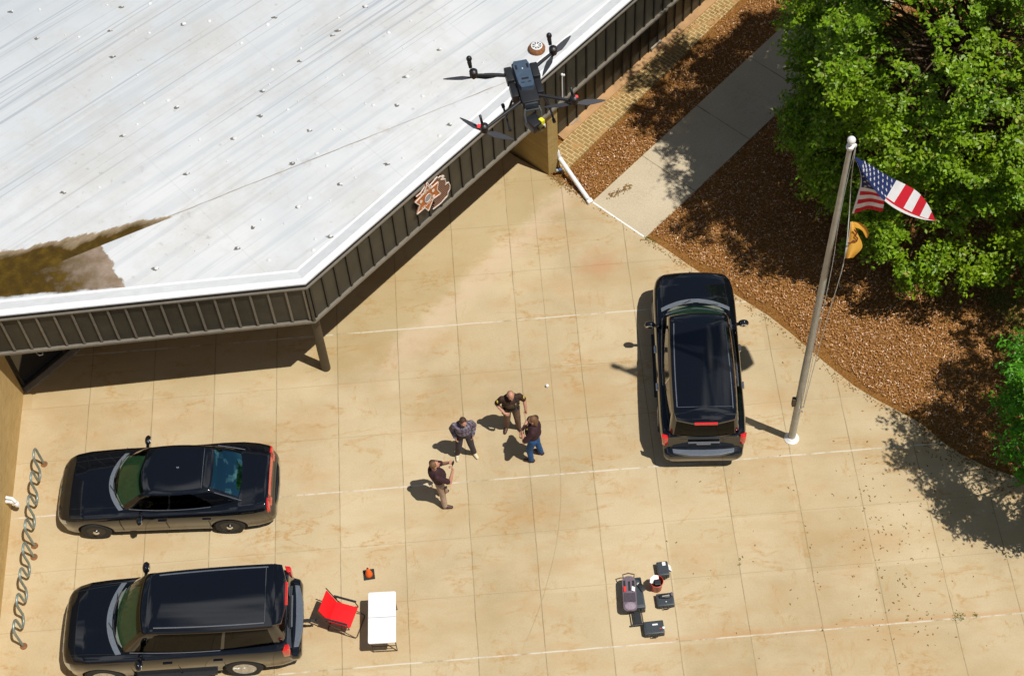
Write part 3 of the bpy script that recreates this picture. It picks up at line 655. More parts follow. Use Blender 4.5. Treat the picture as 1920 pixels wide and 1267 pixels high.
# thin whip antenna fixed to the fascia
a1, a2 = UV(1049.5,140,CO,nR), UV(1052,188,CO,nR); an = thing('antenna', 'thin white whip antenna with two knobs on the fascia beside the drone', 'antenna', (a2.x+nR.x*.05,a2.y+nR.y*.05,a2.z))
q = MB(); H_ = a1.z-a2.z; q.tube([(0,0,-.05),(0,0,H_)], .016, 8); q.build('mast', M['white'], an, smooth=True)
q = MB(); q.ell((0,0,H_),(.035,.035,.045)); q.ell((.05,.04,H_-.06),(.03,.03,.04)); q.bar((0,0,H_-.06),(.05,.04,H_-.06),.015); q.build('knob', M['white'], an, smooth='all')
# white downspout lying on the mulch, with its foot fitting
d0, d1_ = U(1049,296,.35), U(1104,375,.07)
dn = thing('downspout', 'white downspout lying diagonally across the mulch beside the brick pier', 'downspout', tuple(d1_))
q = MB(); v1, v2 = d0-d1_, Vector((0,0,0)); q.tube([v1, v1.lerp(v2,.5), v2], .062, 14, caps=True); 
q.tube([v1, v1+Vector((-.05,.03,.25))], .055, 12); q.build('pipe', M['white'], dn, smooth=True)
dr = (v2-v1).normalized(); q = MB(); q.bar(v2-dr*.01, v2+dr*.10, .15, .11); q.build('pipe_end', M['whitepaint'], dn, bevel=.01)
q = MB(); q.bar(v2+dr*.02+Vector((-.03,.02,.058)), v2+dr*.05+Vector((-.03,.02,.058)), .06, .01); q.build('end_slot', M['dark'], dn)
hv = U(1051,320,.12); hz = thing('wall_spigot', 'small blue and white hose spigot beside the downspout at the pier', 'spigot', tuple(hv))
q = MB(); q.tube([(0,0,0),(-.10,.0,.02)], .03, 8); q.ell((-.1,0,.02),(.05,.05,.05)); q.build('spigot_body', M['steelg'], hz, smooth='all')
q = MB(); q.lathe([(.045,.05),(.045,.065),(.003,.066)], (0,0,0), 10); q.build('spigot_handle', mat('blue_handle', (.05,.12,.35), .4), hz)
# PVC elbow on the left brick wall
q0 = U(14,934,.62); 
pv_ = thing('vent_elbow', 'white plastic pipe elbow sticking out of the left brick wall', 'pipe', (-1.73, q0.y, .5))
q = MB(); q.tube([(0,0,0),(.12,-.01,.0),(.17,-.02,-.02),(.21,-.03,-.10)], .055, 12); q.build('elbow', M['white'], pv_, smooth=True)
q = MB()
for c_ in ((.12,-.01,0),(.20,-.03,-.07)): q.tube([Vector(c_)-Vector((.018,0,-.012)), Vector(c_)+Vector((.018,0,-.012))], .068, 12)
q.tube([(.21,-.03,-.10),(.22,-.03,-.17)], .066, 12); q.tube([(.03,.02,.14),(.17,.0,.10),(.24,-.06,.02)], .04, 10); q.build('coupling', M['whitepaint'], pv_, smooth=True)
#PART3
# ------------------------------------------------------------------ vehicles
def grid_mesh(P, cells, off=0.0, N=None, skirt=0.0):
    b = MB(); idx = {}
    def vid(i, j, o, key):
        k = (i, j, key)
        if k not in idx: idx[k] = len(b.v); b.v.append(tuple(P[i, j]+(N[i, j]*o if N is not None else 0)))
        return idx[k]
    cs = set(cells)
    for (i, j) in cells:
        b.f.append((vid(i,j,off,0), vid(i+1,j,off,0), vid(i+1,j+1,off,0), vid(i,j+1,off,0))); b.mi.append(0)
    if skirt:
        for (i, j) in cells:
            for (di, dj, a, c) in ((-1,0,(i,j+1),(i,j)),(1,0,(i+1,j),(i+1,j+1)),(0,-1,(i,j),(i+1,j)),(0,1,(i+1,j+1),(i,j+1))):
                if (i+di, j+dj) not in cs:
                    b.f.append((vid(*a,off,0), vid(*c,off,0), vid(*c,off-skirt,1), vid(*a,off-skirt,1))); b.mi.append(0)
    return b
def normals(P):
    N = np.zeros_like(P); du = np.gradient(P, axis=0); dv = np.gradient(P, axis=1); N = np.cross(du, dv); l = np.linalg.norm(N, axis=2, keepdims=True); l[l < 1e-9] = 1; N = N/l
    return N
def interp(xs, tab, col):
    return np.interp(xs, [r[0] for r in tab], [r[col] for r in tab])
def smooth1(a, k=1):
    for _ in range(k): a = np.concatenate([[a[0]], (a[:-2]+2*a[1:-1]+a[2:])/4, [a[-1]]])
    return a
def car(kind, name, label, loc, rz, scale, group=None, hitch=False, handles='dark'):
    S = kind == 'sedan'
    root = thing(name, label, 'car' if S else 'suv', loc, rz, group); root.scale = (scale,)*3
    # x, half width, top z (centre), shoulder z, bottom z
    if S:
        tab = [(2.56,.40,.66,.60,.30),(2.54,.58,.71,.64,.24),(2.48,.73,.775,.69,.20),(2.36,.83,.845,.76,.18),(2.15,.90,.895,.82,.18),(1.8,.935,.93,.865,.2),(1.3,.945,.965,.90,.22),(.9,.945,.99,.93,.22),(0,.945,.99,.94,.22),(-.9,.95,1.0,.96,.22),(-1.35,.96,1.03,.985,.22),(-1.8,.95,1.065,1.0,.22),(-2.15,.915,1.06,.98,.22),(-2.38,.86,1.045,.955,.24),(-2.455,.83,1.02,.93,.26),(-2.475,.81,.80,.76,.28),(-2.53,.78,.72,.66,.30),(-2.56,.70,.64,.58,.34)]
        WB, R, tw, wx = 3.05, .345, .235, (1.56,-1.49)
    else:
        tab = [(2.60,.42,.80,.70,.36),(2.57,.62,.88,.78,.30),(2.50,.78,1.00,.87,.27),(2.40,.86,1.07,.95,.25),(2.2,.93,1.115,1.01,.26),(1.9,.975,1.145,1.05,.28),(1.45,.995,1.17,1.08,.30),(1.0,1.0,1.18,1.10,.30),(0,1.0,1.18,1.12,.30),(-1,1.0,1.18,1.13,.30),(-1.8,1.0,1.18,1.13,.30),(-2.2,.98,1.18,1.12,.32),(-2.36,.945,1.17,1.10,.34),(-2.42,.93,1.15,1.08,.36),(-2.44,.925,.78,.74,.38),(-2.58,.90,.72,.68,.40),(-2.63,.80,.66,.60,.42)]
        WB, R, tw, wx = 2.95, .395, .27, (1.56,-1.40)
    kf = .86 if S else .80
    tab = [((1.6+(r[0]-1.6)*kf) if r[0] > 1.6 else r[0],)+r[1:] for r in tab]
    nxs = 110; xs = np.linspace(tab[0][0], tab[-1][0], nxs)
    # concentrate samples at the ends
    u = np.linspace(-1, 1, nxs); u = np.sign(u)*(1-(1-np.abs(u))**1.5); xs = (tab[0][0]+tab[-1][0])/2-u*(tab[0][0]-tab[-1][0])/2
    W = smooth1(interp(-xs, [(-r[0],)+r[1:] for r in tab], 1), 1); ZTp = interp(-xs, [(-r[0],)+r[1:] for r in tab], 2); ZS = interp(-xs, [(-r[0],)+r[1:] for r in tab], 3); ZBt = interp(-xs, [(-r[0],)+r[1:] for r in tab], 4)
    rows = []
    for x, w_, zt, zs, zb in zip(xs, W, ZTp, ZS, ZBt):
        h = zs-zb
        prof = [(0,zb),(w_*.5,zb),(w_*.86,zb),(w_*.955,zb+.05),(w_*.975,zb+h*.30),(w_*.998,zb+h*.55),(w_*1.0,zb+h*.72),(w_*.985,zb+h*.88),(w_*.945,zs),(w_*.86,zs+(zt-zs)*.45),(w_*.78,zs+(zt-zs)*.62),(w_*.45,zs+(zt-zs)*.9),(0,zt)]
        hp = catmull([(0,)+p for p in prof], 3); hp = [(p[1], p[2]) for p in hp]
        full = [( y, z) for y, z in hp]+[(-y, z) for y, z in reversed(hp[:-1])]
        rows.append([(x, y, z) for y, z in full])
    P = np.array(rows); nj = P.shape[1]; N = normals(P)
    if (N[nxs//2, nj//2][2]) < 0: N = -N
    cells = [(i, j) for i in range(nxs-1) for j in range(nj-1)]
    b = grid_mesh(P, cells)
    b.f.append(tuple(b.v.index(tuple(P[0,j])) for j in range(nj-1))); b.mi.append(0); b.f.append(tuple(b.v.index(tuple(P[-1,j])) for j in range(nj-2,-1,-1))); b.mi.append(0)
    body = b.build('body', M['paint'], smooth=True, weld=True)
    # wheel openings
    cut = MB()
    for x in wx:
        for s in (-1, 1): cut.tube([(x, s*.66, R), (x, s*1.3, R)], R+.065, 28)
        for s in (-1, 1): cut.box((x-R-.06, min(s*.66,s*1.3), -.2), (x+R+.06, max(s*.66,s*1.3), R*.9))
    co = cut.build('cut', M['rubber']); bo = body.modifiers.new('b', 'BOOLEAN'); bo.operation = 'DIFFERENCE'; bo.object = co; bo.solver = 'EXACT'; 
    try: bo.use_self = True
    except Exception: pass
    me = evalmesh(body); body.modifiers.clear(); old = body.data; body.data = me; me.name = 'body'; bpy.data.meshes.remove(old); bpy.data.objects.remove(co)
    if len(me.materials) > 1:
        while len(me.materials) > 1: me.materials.pop()
    body.parent = root
    def part(mb, nm, m, par=root, **k):
        o = mb.build(nm, m, **k); o.parent = par; return o
    jc = nj//2
    def cellsel(f):
        out = []
        for i in range(nxs-1):
            for j in range(nj-1):
                c = (P[i,j]+P[i+1,j+1]+P[i+1,j]+P[i,j+1])/4; jj = min(j, nj-2-j)
                if f(c[0], c[1], c[2], jj): out.append((i, j))
        return out
    def patch(nm, m, f, off=.006, **k):
        cs = cellsel(f)
        if cs: return part(grid_mesh(P, cs, off, N, off+.01), nm, m, smooth=True)
    # lights, grille, bumper
    if S:
        for s in (-1, 1):
            patch('headlight', M['headlight'], lambda x,y,z,j: x > 2.18 and s*y > .55 and 19 <= j <= 22, .004)
            patch('taillight', M['taillight'], lambda x,y,z,j: -2.48 < x < -2.41 and s*y > .50 and .80 < z < 1.0, .008)
        patch('taillight_band', M['taillight'], lambda x,y,z,j: -2.52 < x < -2.44 and abs(y) <= .66 and .90 < z < 1.01, .008)
        patch('grille', M['blackplastic'], lambda x,y,z,j: x > 2.36 and abs(y) < .5 and .34 < z < .62, .006)
    else:
        for s in (-1, 1):
            patch('headlight', M['headlight'], lambda x,y,z,j: x > 2.16 and s*y > .58 and 15 <= j <= 22, .006)
        patch('grille', M['blackplastic'], lambda x,y,z,j: x > 2.32 and abs(y) < .55 and .5 < z < .86, .008)
    # ---------------- greenhouse rings
    if S:
        # z, xf centre, xf corner, half width front, mid, rear, xr centre, xr corner
        ring = [(.955,1.13,.84,.72,.80,.66,-1.98,-1.86),(1.02,1.03,.77,.71,.79,.65,-1.90,-1.79),(1.16,.83,.60,.68,.75,.63,-1.72,-1.64),(1.30,.62,.44,.645,.70,.60,-1.50,-1.44),(1.40,.44,.29,.61,.655,.57,-1.30,-1.25),(1.43,.36,.22,.585,.625,.55,-1.22,-1.18),(1.455,.24,.12,.545,.585,.515,-1.10,-1.06)]
        cap = 1.475; sw = [(.07,.37),(.395,.66),(.675,.78)]
    else:
        ring = [(1.10,1.30,1.06,.80,.88,.80,-2.42,-2.36),(1.18,1.22,1.00,.785,.87,.80,-2.42,-2.36),(1.36,1.04,.86,.755,.835,.78,-2.40,-2.34),(1.56,.83,.70,.725,.795,.76,-2.37,-2.31),(1.74,.63,.54,.70,.76,.74,-2.335,-2.28),(1.80,.55,.47,.68,.735,.725,-2.34,-2.27),(1.845,.42,.36,.655,.705,.70,-2.36,-2.27)]
        cap = 1.885; sw = [(.07,.33),(.33,.60),(.615,.94)]
    def ringpts(r, NF=20, NS=48, NR=16):
        z, xf, xfc, wf, wm, wr, xr, xrc = r; pts = []
        for k in range(NF): y = -wf+2*wf*k/NF; pts.append((xfc+(xf-xfc)*(1-(y/wf)**2), y, z))
        for k in range(NS):
            t_ = k/NS; x = xfc+(xrc-xfc)*t_; wv = wf*(1-t_)*(1-2*t_)+4*wm*t_*(1-t_)+wr*t_*(2*t_-1)
            pts.append((x, wv, z))
        for k in range(NR): y = wr-2*wr*k/NR; pts.append((xrc+(xr-xrc)*(1-(y/wr)**2), y, z))
        for k in range(NS):
            t_ = 1-k/NS; x = xfc+(xrc-xfc)*t_; wv = wf*(1-t_)*(1-2*t_)+4*wm*t_*(1-t_)+wr*t_*(2*t_-1)
            pts.append((x, -wv, z))
        return pts
    NF, NS, NR = 20, 48, 16; nr = NF+2*NS+NR
    base = np.array([ringpts(r) for r in ring])
    # denser levels
    lv = []; 
    for i in range(len(ring)-1):
        for k in range(3): t_ = k/3; lv.append(base[i]*(1-t_)+base[i+1]*t_)
    lv.append(base[-1]); 
    top = base[-1]; ctr = top.mean(axis=0)
    cx = np.clip(top[:,0], top[:,0].min()+(.35 if S else .5), top[:,0].max()-(.35 if S else .5))
    for k, f in enumerate((.08,.25,.5,.78,1.0)):
        q = top.copy(); q[:,1] = top[:,1]*(1-f); q[:,0] = top[:,0]+(cx-top[:,0])*f*.6; q[:,2] = top[0,2]+(cap-top[0,2])*(1-(1-f)**2.0); lv.append(q)
    G = np.array(lv)
    for _ in range(2): G[:, :, :2] = (np.roll(G, 1, axis=1)[:,:,:2]+2*G[:,:,:2]+np.roll(G, -1, axis=1)[:,:,:2])/4
    G = np.concatenate([G, G[:, :1]], axis=1); GN = normals(G)
    if GN[8, NF//2][0] < 0: GN = -GN
    nl = G.shape[0]; gl = 15      # first 15 levels are glass height
    ws, sg_, rg = [], [], []
    for i in range(nl-1):
        for j in range(nr):
            if j < NF:
                if 1 <= i < 14 and 1 <= j < NF-1: ws.append((i, j))
            elif j < NF+NS or j >= NF+NS+NR:
                t_ = (j-NF+.5)/NS if j < NF+NS else 1-(j-NF-NS-NR+.5)/NS
                for (a, c) in sw:
                    lo = a+.0; hi = c
                    if S and c > .75: hi = c-.0-max(0, (i-5))*.012; lo = a
                    if S: okk = a < t_ < hi and 2 <= i < 13
                    else: okk = a < t_ < c and 3 <= i < 14
                    if a == sw[0][0]: okk = okk and t_ > a+max(0, i-9)*.012
                    if okk: sg_.append((i, j)); break
            else:
                k = j-NF-NS
                if S and 2 <= i < 14 and 1 <= k < NR-1: rg.append((i, j))
                if not S and 3 <= i < 13 and 1 <= k < NR-1: rg.append((i, j))
    allg = set(ws+sg_+rg)
    green = part(grid_mesh(G, [(i, j) for i in range(nl-1) for j in range(nr) if (i, j) not in allg]), 'cabin', M['paint'], smooth=True, weld=True)
    part(grid_mesh(G, ws, -.004, GN), 'windshield', M['screen'], smooth=True)
    part(grid_mesh(G, rg, -.004, GN), 'rear_window', M['rearglass'] if S else M['privacy'], smooth=True)
    left = [c for c in sg_ if c[1] < NF+NS]; right = [c for c in sg_ if c[1] >= NF+NS+NR]
    def tt(j): return (j-NF+.5)/NS if j < NF+NS else 1-(j-NF-NS-NR+.5)/NS
    for side in (left, right):
        for (a, c) in sw: 
            cs = [q for q in side if a < tt(q[1]) < c]
            if cs: part(grid_mesh(G, cs, -.004, GN), 'side_window', M['privacy'], smooth=True)
    # belt trim and black window surround
    for s0 in (NF, NF+NS+NR):
        for rng, nm in ((1, 'window_trim'),):
            js = [j for j in range(s0, s0+NS) if .05 < tt(j) < (.78 if S else .62)]
            b = MB(); li = 2 if S else 3
            pts = [G[li, j]+GN[li, j]*.006 for j in js]; b.tube(pts, .009, 5); part(b, nm, M['trimlight'])
    # roof rails / ditch trims, antenna, third brake light
    if not S:
        for s0 in (NF, NF+NS+NR):
            js = [j for j in range(s0, s0+NS) if .05 < tt(j) < .93]
            b = MB(); pts = [Vector(G[19, j])+Vector((0,0,.012)) for j in js]; pts = [Vector((p.x, p.y*(.97), p.z)) for p in pts]; b.tube(pts, .014, 6); part(b, 'roof_rail', M['trimlight'] if name != 'x' else M['blackplastic'])
        b = MB(); b.tube([(-2.05, y/10*.62, 1.872+.008*(1-(y/10)**2)) for y in range(-10, 11)], .006, 4); part(b, 'roof_seam', M['trimlight'])
        b = MB(); b.prism([(-2.20,-.70),(-2.20,.70),(-2.38,.66),(-2.47,.3),(-2.485,0),(-2.47,-.3),(-2.38,-.66)], 1.80, 1.868); part(b, 'spoiler', M['paint'], bevel=.015, smooth=True)
        b = MB(); b.add([(-2.47-.02,-.26,1.83),(-2.47-.02,.26,1.83),(-2.46,.26,1.873),(-2.46,-.26,1.873),(-2.505,-.26,1.825),(-2.505,.26,1.825),(-2.50,.26,1.86),(-2.50,-.26,1.86)], [(4,5,6,7),(7,6,2,3),(0,1,5,4),(0,4,7,3),(1,2,6,5)]); part(b, 'brake_light', M['taillight'])
        for s in (-1, 1):
            b = MB(); b.prism([(-2.36,s*.83),(-2.450,s*.82),(-2.462,s*.90),(-2.435,s*.955),(-2.31,s*.978)], .86, 1.17); part(b, 'taillight', M['taillight'], bevel=.02, smooth=True)
        b = MB(); b.prism([(-2.44,-.72),(-2.58,-.70),(-2.66,-.35),(-2.675,0),(-2.66,.35),(-2.58,.70),(-2.44,.72)], .66, .745); part(b, 'bumper_step', M['step'], bevel=.012)
        b = MB(); b.box((-2.452,-.36,.84),(-2.436,.36,.97)); part(b, 'plate_recess', M['blackplastic'])
        b = MB(); b.box((-2.465,-.16,.87),(-2.448,.16,.965)); part(b, 'licence_plate', M['plate'])
        b = MB(); b.bar((-2.47,-.36,.985),(-2.47,.36,.985),.03,.03); part(b, 'hatch_trim', M['trimlight'])
        b = MB(); b.bar((-2.45,.55,1.13),(-2.45,-.55,1.13),.012,.02); part(b, 'hatch_seam', M['blackplastic'])
        for s in (-1, 1):
            b = MB(); b.bar((.95,s*.97,.33),(-.82,s*.97,.33),.14,.04); part(b, 'running_board', M['blackplastic'])
    else:
        b = MB(); b.lathe([(.035,0),(.03,.02),(.004,.026)], (-.45,-.02,1.474), 12); part(b, 'roof_antenna', M['chrome'])
        b = MB(); b.tube([(-1.02, -.52+k*.065, 1.452+.022*(1-(k/8-1)**2)) for k in range(17)], .006, 4); part(b, 'roof_seam', M['trimlight'])
        b = MB(); b.prism([(-2.44,-.80),(-2.50,-.79),(-2.60,-.4),(-2.62,0),(-2.60,.4),(-2.50,.79),(-2.44,.80)], .46, .66); part(b, 'rear_bumper', M['paint'], bevel=.05, smooth=True)
        b = MB(); b.box((-2.485,-.16,.67),(-2.47,.16,.75)); part(b, 'licence_plate', M['plate'])
        for s in (-1, 1):
            for k_ in range(1): 
                b = MB(); b.tube([(-1.30,s*.605,1.385),(-1.55,s*.63,1.25),(-1.86,s*.66,1.06)], .010, 5); part(b, 'window_trim', M['trimlight'])
    # cowl with wipers
    xf0, xc0, wf0, zc0 = ring[0][1], ring[0][2], ring[0][3], ring[0][0]
    b = MB(); n_ = 20; vs = []; 
    for k in range(n_+1):
        y = -1+2*k/n_; yy = y*(wf0+.02); x1 = xc0+(xf0-xc0)*(1-y*y); zt = np.interp(-x1, [-r[0] for r in tab], [r[2] for r in tab])
        zc = zt-(y*y)*.035
        vs += [(x1+(.085 if S else .10), yy, zc+.012), (x1-.02, yy*.99, zc+.03)]
    b.add(vs, [(2*k, 2*k+2, 2*k+3, 2*k+1) for k in range(n_)]); part(b, 'cowl', M['cowl'])
    for y0, y1 in ((.05,.62),(-.60,-.08)):
        b = MB(); pts = []
        for k in range(7):
            y = (y0+(y1-y0)*k/6)/wf0; x1 = xc0+(xf0-xc0)*(1-y*y)-.03; zt = np.interp(-x1, [-r[0] for r in tab], [r[2] for r in tab]); pts.append((x1-.02, y*wf0, zt+.055-(y*y)*.03))
        b.tube(pts, .011, 5); b.bar((pts[0][0]+.1,pts[0][1]+.05,pts[0][2]-.03), pts[3], .016); part(b, 'wiper', M['blackplastic'])
    # interior
    zb_ = ring[0][0]+(0 if S else .065)
    b = MB(); b.prism([(xf0-.12,-.5),(xf0-.12,.5),(xc0-.02,.68),(xc0-.62,.70),(xc0-.62,-.70),(xc0-.02,-.68)], zb_-.02, zb_+.045); part(b, 'dashboard', M['dash'], bevel=.02, smooth=True)
    b = MB(); b.tube([(xc0-.66+.06*math.cos(a), .36+.17*math.cos(a+1.57), zb_+.07+.13*math.sin(a+1.57)) for a in [k*math.pi/8 for k in range(17)]], .014, 6); part(b, 'steering_wheel', M['blackplastic'])
    zx = -.35 if S else -.25
    for y in (-.38, .38):
        b = MB(); b.box((zx+.15,y-.24,zb_-.02),(zx+.62,y+.24,zb_+.03)); b.box((zx,y-.23,zb_-.02),(zx+.13,y+.23,zb_+.22)); b.box((zx-.02,y-.12,zb_+.22),(zx+.08,y+.12,zb_+.36)); part(b, 'seat', M['interior'], bevel=.03, smooth=True)
    b = MB(); b.box((-1.25,-.62,zb_-.02),(-1.10,.62,zb_+.17)); b.box((-1.75 if S else -2.2,-.6,zb_-.01),(-1.25,.6,zb_+.06)); part(b, 'rear_seat', M['interior'], bevel=.03, smooth=True)
    # mirrors
    for s in (-1, 1):
        xm = xc0-.42; ym = (.90 if S else .97)
        b = MB(); b.ell((xm, s*(ym+.14), zb_+.06), (.075,.125,.075) if S else (.085,.13,.10)); b.bar((xm, s*(ym-.14), zb_-.01),(xm, s*(ym+.05), zb_+.03), .07, .04); m_ = part(b, 'side_mirror', M['paint'], smooth='all')
        b = MB(); b.ell((xm-.065, s*(ym+.14), zb_+.06), (.016,.10,.058)); part(b, 'mirror_glass', M['chrome'], m_, smooth='all')
    # door handles, seams
    for s in (-1, 1):
        zz_ = (.80 if S else .98)
        for xd in ((-.05,-1.05) if S else (.10,-.95)):
            b = MB(); b.bar((xd+.10, s*(.955 if S else 1.005), zz_),(xd-.10, s*(.955 if S else 1.005), zz_), .045, .035); part(b, 'door_handle', M['paint'] if handles == 'dark' else M['chrome'], bevel=.01)
        for xd in ((.92,-.12,-1.08) if S else (.88,-.10,-1.06)):
            b = MB(); b.tube([(xd+(.0), s*(W.max()*k_[0]+.0015), k_[1]) for k_ in ((.968,.36),(.985,.50),(1.0,.68),(.998,.78 if S else .86),(.972,.90 if S else 1.02))], .006, 4)
            part(b, 'door_seam', M['dark'])
    # hood crease lines
    for s in (-1, 1):
        b = MB(); yA, yB = (.66,.60) if S else (.80,.72)
        pts = []
        for k in range(9):
            x = xc0+.05+(tab[3][0]-xc0-.1)*k/8; y = yA+(yB-yA)*k/8; zt = np.interp(-x, [-r[0] for r in tab], [r[2] for r in tab]); zs = np.interp(-x, [-r[0] for r in tab], [r[3] for r in tab]); pts.append((x, s*y, zs+(zt-zs)*(.62 if S else .58)+.006))
        b.tube(pts, .006, 4); part(b, 'hood_seam', M['dark'])
    # wheels
    for x in wx:
        for s in (-1, 1):
            y0 = s*(.94 if S else .985); Mx = Matrix.Translation((x, y0-s*tw/2, R)) @ Matrix.Rotation(-s*math.pi/2, 4, 'X')
            e = bpy.data.objects.new('wheel', None); C.objects.link(e); e.parent = root
            b = MB(); b.lathe([(R*.62,-tw/2),(R*.93,-tw/2),(R,-tw/2+.03),(R,tw/2-.03),(R*.93,tw/2),(R*.66,tw/2+.003),(R*.62,tw/2-.03)], n=36, M4=Mx); o = b.build('tyre', M['rubber'], smooth=True); o.parent = e
            b = MB()
            if S:
                b.lathe([(R*.64,tw/2-.01),(R*.60,tw/2-.035),(R*.50,tw/2-.06),(R*.40,tw/2-.03),(R*.22,tw/2-.02),(R*.20,tw/2-.015),(.002,tw/2-.012)], n=30, M4=Mx); o = b.build('rim', M['steelwheel'], smooth=True); o.parent = e
                b = MB(); b.lathe([(.075,tw/2-.02),(.072,tw/2+.015),(.05,tw/2+.035),(.003,tw/2+.04)], n=18, M4=Mx); o = b.build('hub_cap', M['chrome'], smooth=True); o.parent = e
            else:
                b.lathe([(R*.64,tw/2-.005),(R*.60,tw/2+.004),(R*.55,tw/2-.02),(R*.53,tw/2-.07),(.02,tw/2-.075)], n=30, M4=Mx); b.lathe([(R*.20,tw/2-.03),(R*.18,tw/2+.01),(.003,tw/2+.015)], n=16, M4=Mx)
                for k in range(6):
                    for dd in (-.11, .11):
                        a = k*math.pi/3+dd; p = Mx @ Vector((R*.12*math.cos(a), R*.12*math.sin(a), tw/2-.01)); q = Mx @ Vector((R*.57*math.cos(a+dd*.3), R*.57*math.sin(a+dd*.3), tw/2-.015)); b.bar(p, q, .035, .03)
                o = b.build('rim', M['alloy'], smooth=True); o.parent = e
    b = MB(); b.box((wx[1]+.5,-.86,.22),(wx[0]-.5,.86,.34)); b.box((-2.3,-.7,.26),(2.05,.7,.36)); part(b, 'underbody', M['rubber'])
    if hitch:
        b = MB(); b.bar((-2.60,0.02,.50),(-2.80,0.02,.50),.06,.06); b.bar((-2.76,.02,.50),(-2.90,.02,.46),.05,.025); b.lathe([(.025,0),(.018,.03),(.03,.06),(.003,.085)], (-2.93,.02,.46), 10); part(b, 'hitch', M['blackplastic'], smooth=True)
    return root
def wheelplace(pr, pf, z, half, wxr, wxf, sc, side):
    A, Bf = U(*pr, z), U(*pf, z); d = (Bf-A); d.z = 0; d.normalize(); mid = (A+Bf)/2; lft = Vector((-d.y, d.x, 0))
    c = mid-lft*side*half*sc-d*sc*(wxr+wxf)/2; return (c.x, c.y, 0), math.atan2(d.y, d.x)
VG = 'dark vehicles parked on the plaza'
loc, rz = wheelplace((431,988), (181,998), .345, .94, -1.49, 1.56, 1.027, 1)
car('sedan', 'sedan', 'black four door sedan with turquoise tinted rear window, parked behind the bike rack', loc, rz, 1.027, VG)
loc, rz = wheelplace((462,1254), (193,1271), .395, .985, -1.40, 1.56, 1.05, 1)
car('suv', 'suv', 'black suv with tow hitch, parked beside the red folding chair', loc, rz, 1.05, VG, hitch=True)
rb_, fb_ = U(1319,858,.62), U(1296,521,.66); d = (fb_-rb_).normalized(); c_ = (rb_+fb_)/2+d*.13
car('suv', 'suv', 'black suv parked next to the flagpole with its hood towards the mulch', (c_.x, c_.y, 0), math.atan2(d.y, d.x), 1.02, VG, handles='chrome')
#PART4
# ------------------------------------------------------------------ flagpole and flags
PB = U(1484,821.5); PBx, PBy = PB.x, PB.y
fp = thing('flagpole', 'tall grey metal flagpole with white ball top standing on the plaza', 'flagpole', tuple(PB))
q = MB(); q.tube([(0,0,0),(0,0,3),(0,0,6),(0,0,10.78)], [.088,.085,.072,.047], 20); q.build('pole', M['pole'], fp, smooth=True)
q = MB(); q.lathe([(.18,0),(.18,.02),(.15,.045),(.12,.08),(.10,.10),(.01,.10)], n=28); q.build('base_collar', M['whitepaint'], fp, smooth=True)
q = MB(); q.ell((0,0,10.98),(.082,.082,.082)); q.build('ball', M['whitepaint'], fp, smooth='all')
q = MB(); q.lathe([(.075,10.76),(.078,10.82),(.03,10.84),(.025,10.92),(.01,10.92)], n=16); q.bar((0,0,10.79),(.12,.03,10.79),.05,.05); q.build('truck', M['whitepaint'], fp)
q = MB(); q.box((-.16,-.05,1.55),(-.08,.05,1.85)); q.build('cleat_box', M['post'], fp, bevel=.01)
q = MB(); q.bar((.05,-.07,1.45),(.10,-.10,1.62),.03); q.bar((.10,-.12,1.40),(.06,-.09,1.40),.03); q.build('cleat', M['chrome'], fp)
fdv = Vector((2.17,.41,0)).normalized(); fn = Vector((fdv.y,-fdv.x,0))
def fpos(px, py, off=0.0): return UV(px, py, (PBx+fn.x*off, PBy+fn.y*off), fn)
top_ = Vector((PBx+.11, PBy+.03, 10.78))
hal = MB(); r1 = [top_]+[fpos(*p) for p in ((1597,330,0),(1594,370,0),(1592,402,.05),(1590,430,.2),(1587,460,.36),(1580,500,.5),(1567,545,.5),(1553,590,.45),(1536,650,.3))]+[Vector((PBx+.10,PBy-.10,1.6))]
hal.tube(catmull(r1, 4), .009, 5)
r2 = [top_, fpos(1588,340), fpos(1572,420), fpos(1560,500), Vector((PBx+.10,PBy-.06,4.5)), Vector((PBx+.1,PBy-.08,1.7))]
hal.tube(catmull(r2, 4), .007, 5); ho = hal.build('halyard', M['rope'], None); ho.parent = fp; ho.matrix_parent_inverse = Matrix.Translation(-PB)
c_ = catmull
def curve_at(pts, t_):
    t_ = max(0, min(.9999, t_))*(len(pts)-1); i = int(t_); k = t_-i; P = [2*pts[0]-pts[1]]+pts+[2*pts[-1]-pts[-2]]; a, b, c, d = P[i:i+4]
    return .5*((2*b)+(-a+c)*k+(2*a-5*b+4*c-d)*k*k+(-a+3*b-3*c+d)*k**3)
M['flagred'] = mat('flag_red', (.62,.010,.028), .7, 0, .06, 6); M['flagwhite'] = mat('flag_white', (.82,.82,.84), .7, 0, .03, 6); M['flagblue'] = mat('flag_blue', (.012,.030,.14), .7, 0, .08, 6)
for k in ('flagred','flagwhite','flagblue'):
    m_ = M[k]; tr = m_.node_tree.nodes.new('ShaderNodeBsdfTranslucent'); bb = m_.node_tree.nodes['Principled BSDF']; mm = m_.node_tree.nodes.new('ShaderNodeMixShader'); mm.inputs[0].default_value = .3
    src = bb.inputs['Base Color'].links[0].from_socket; m_.node_tree.links.new(src, tr.inputs[0]); m_.node_tree.links.new(bb.outputs[0], mm.inputs[1]); m_.node_tree.links.new(tr.outputs[0], mm.inputs[2]); m_.node_tree.links.new(mm.outputs[0], m_.node_tree.nodes['Material Output'].inputs[0])
flg = thing('national_flag', 'red white and blue flag with stars and stripes flying from the flagpole', 'flag', (PBx+.15,PBy,10.4))
inv = Matrix.Translation(-Vector((PBx+.15,PBy,10.4)))
tE = [np.array(p, float) for p in ((1602,293),(1634,311),(1667,331),(1698,346),(1722,361),(1741,385),(1754,413))]
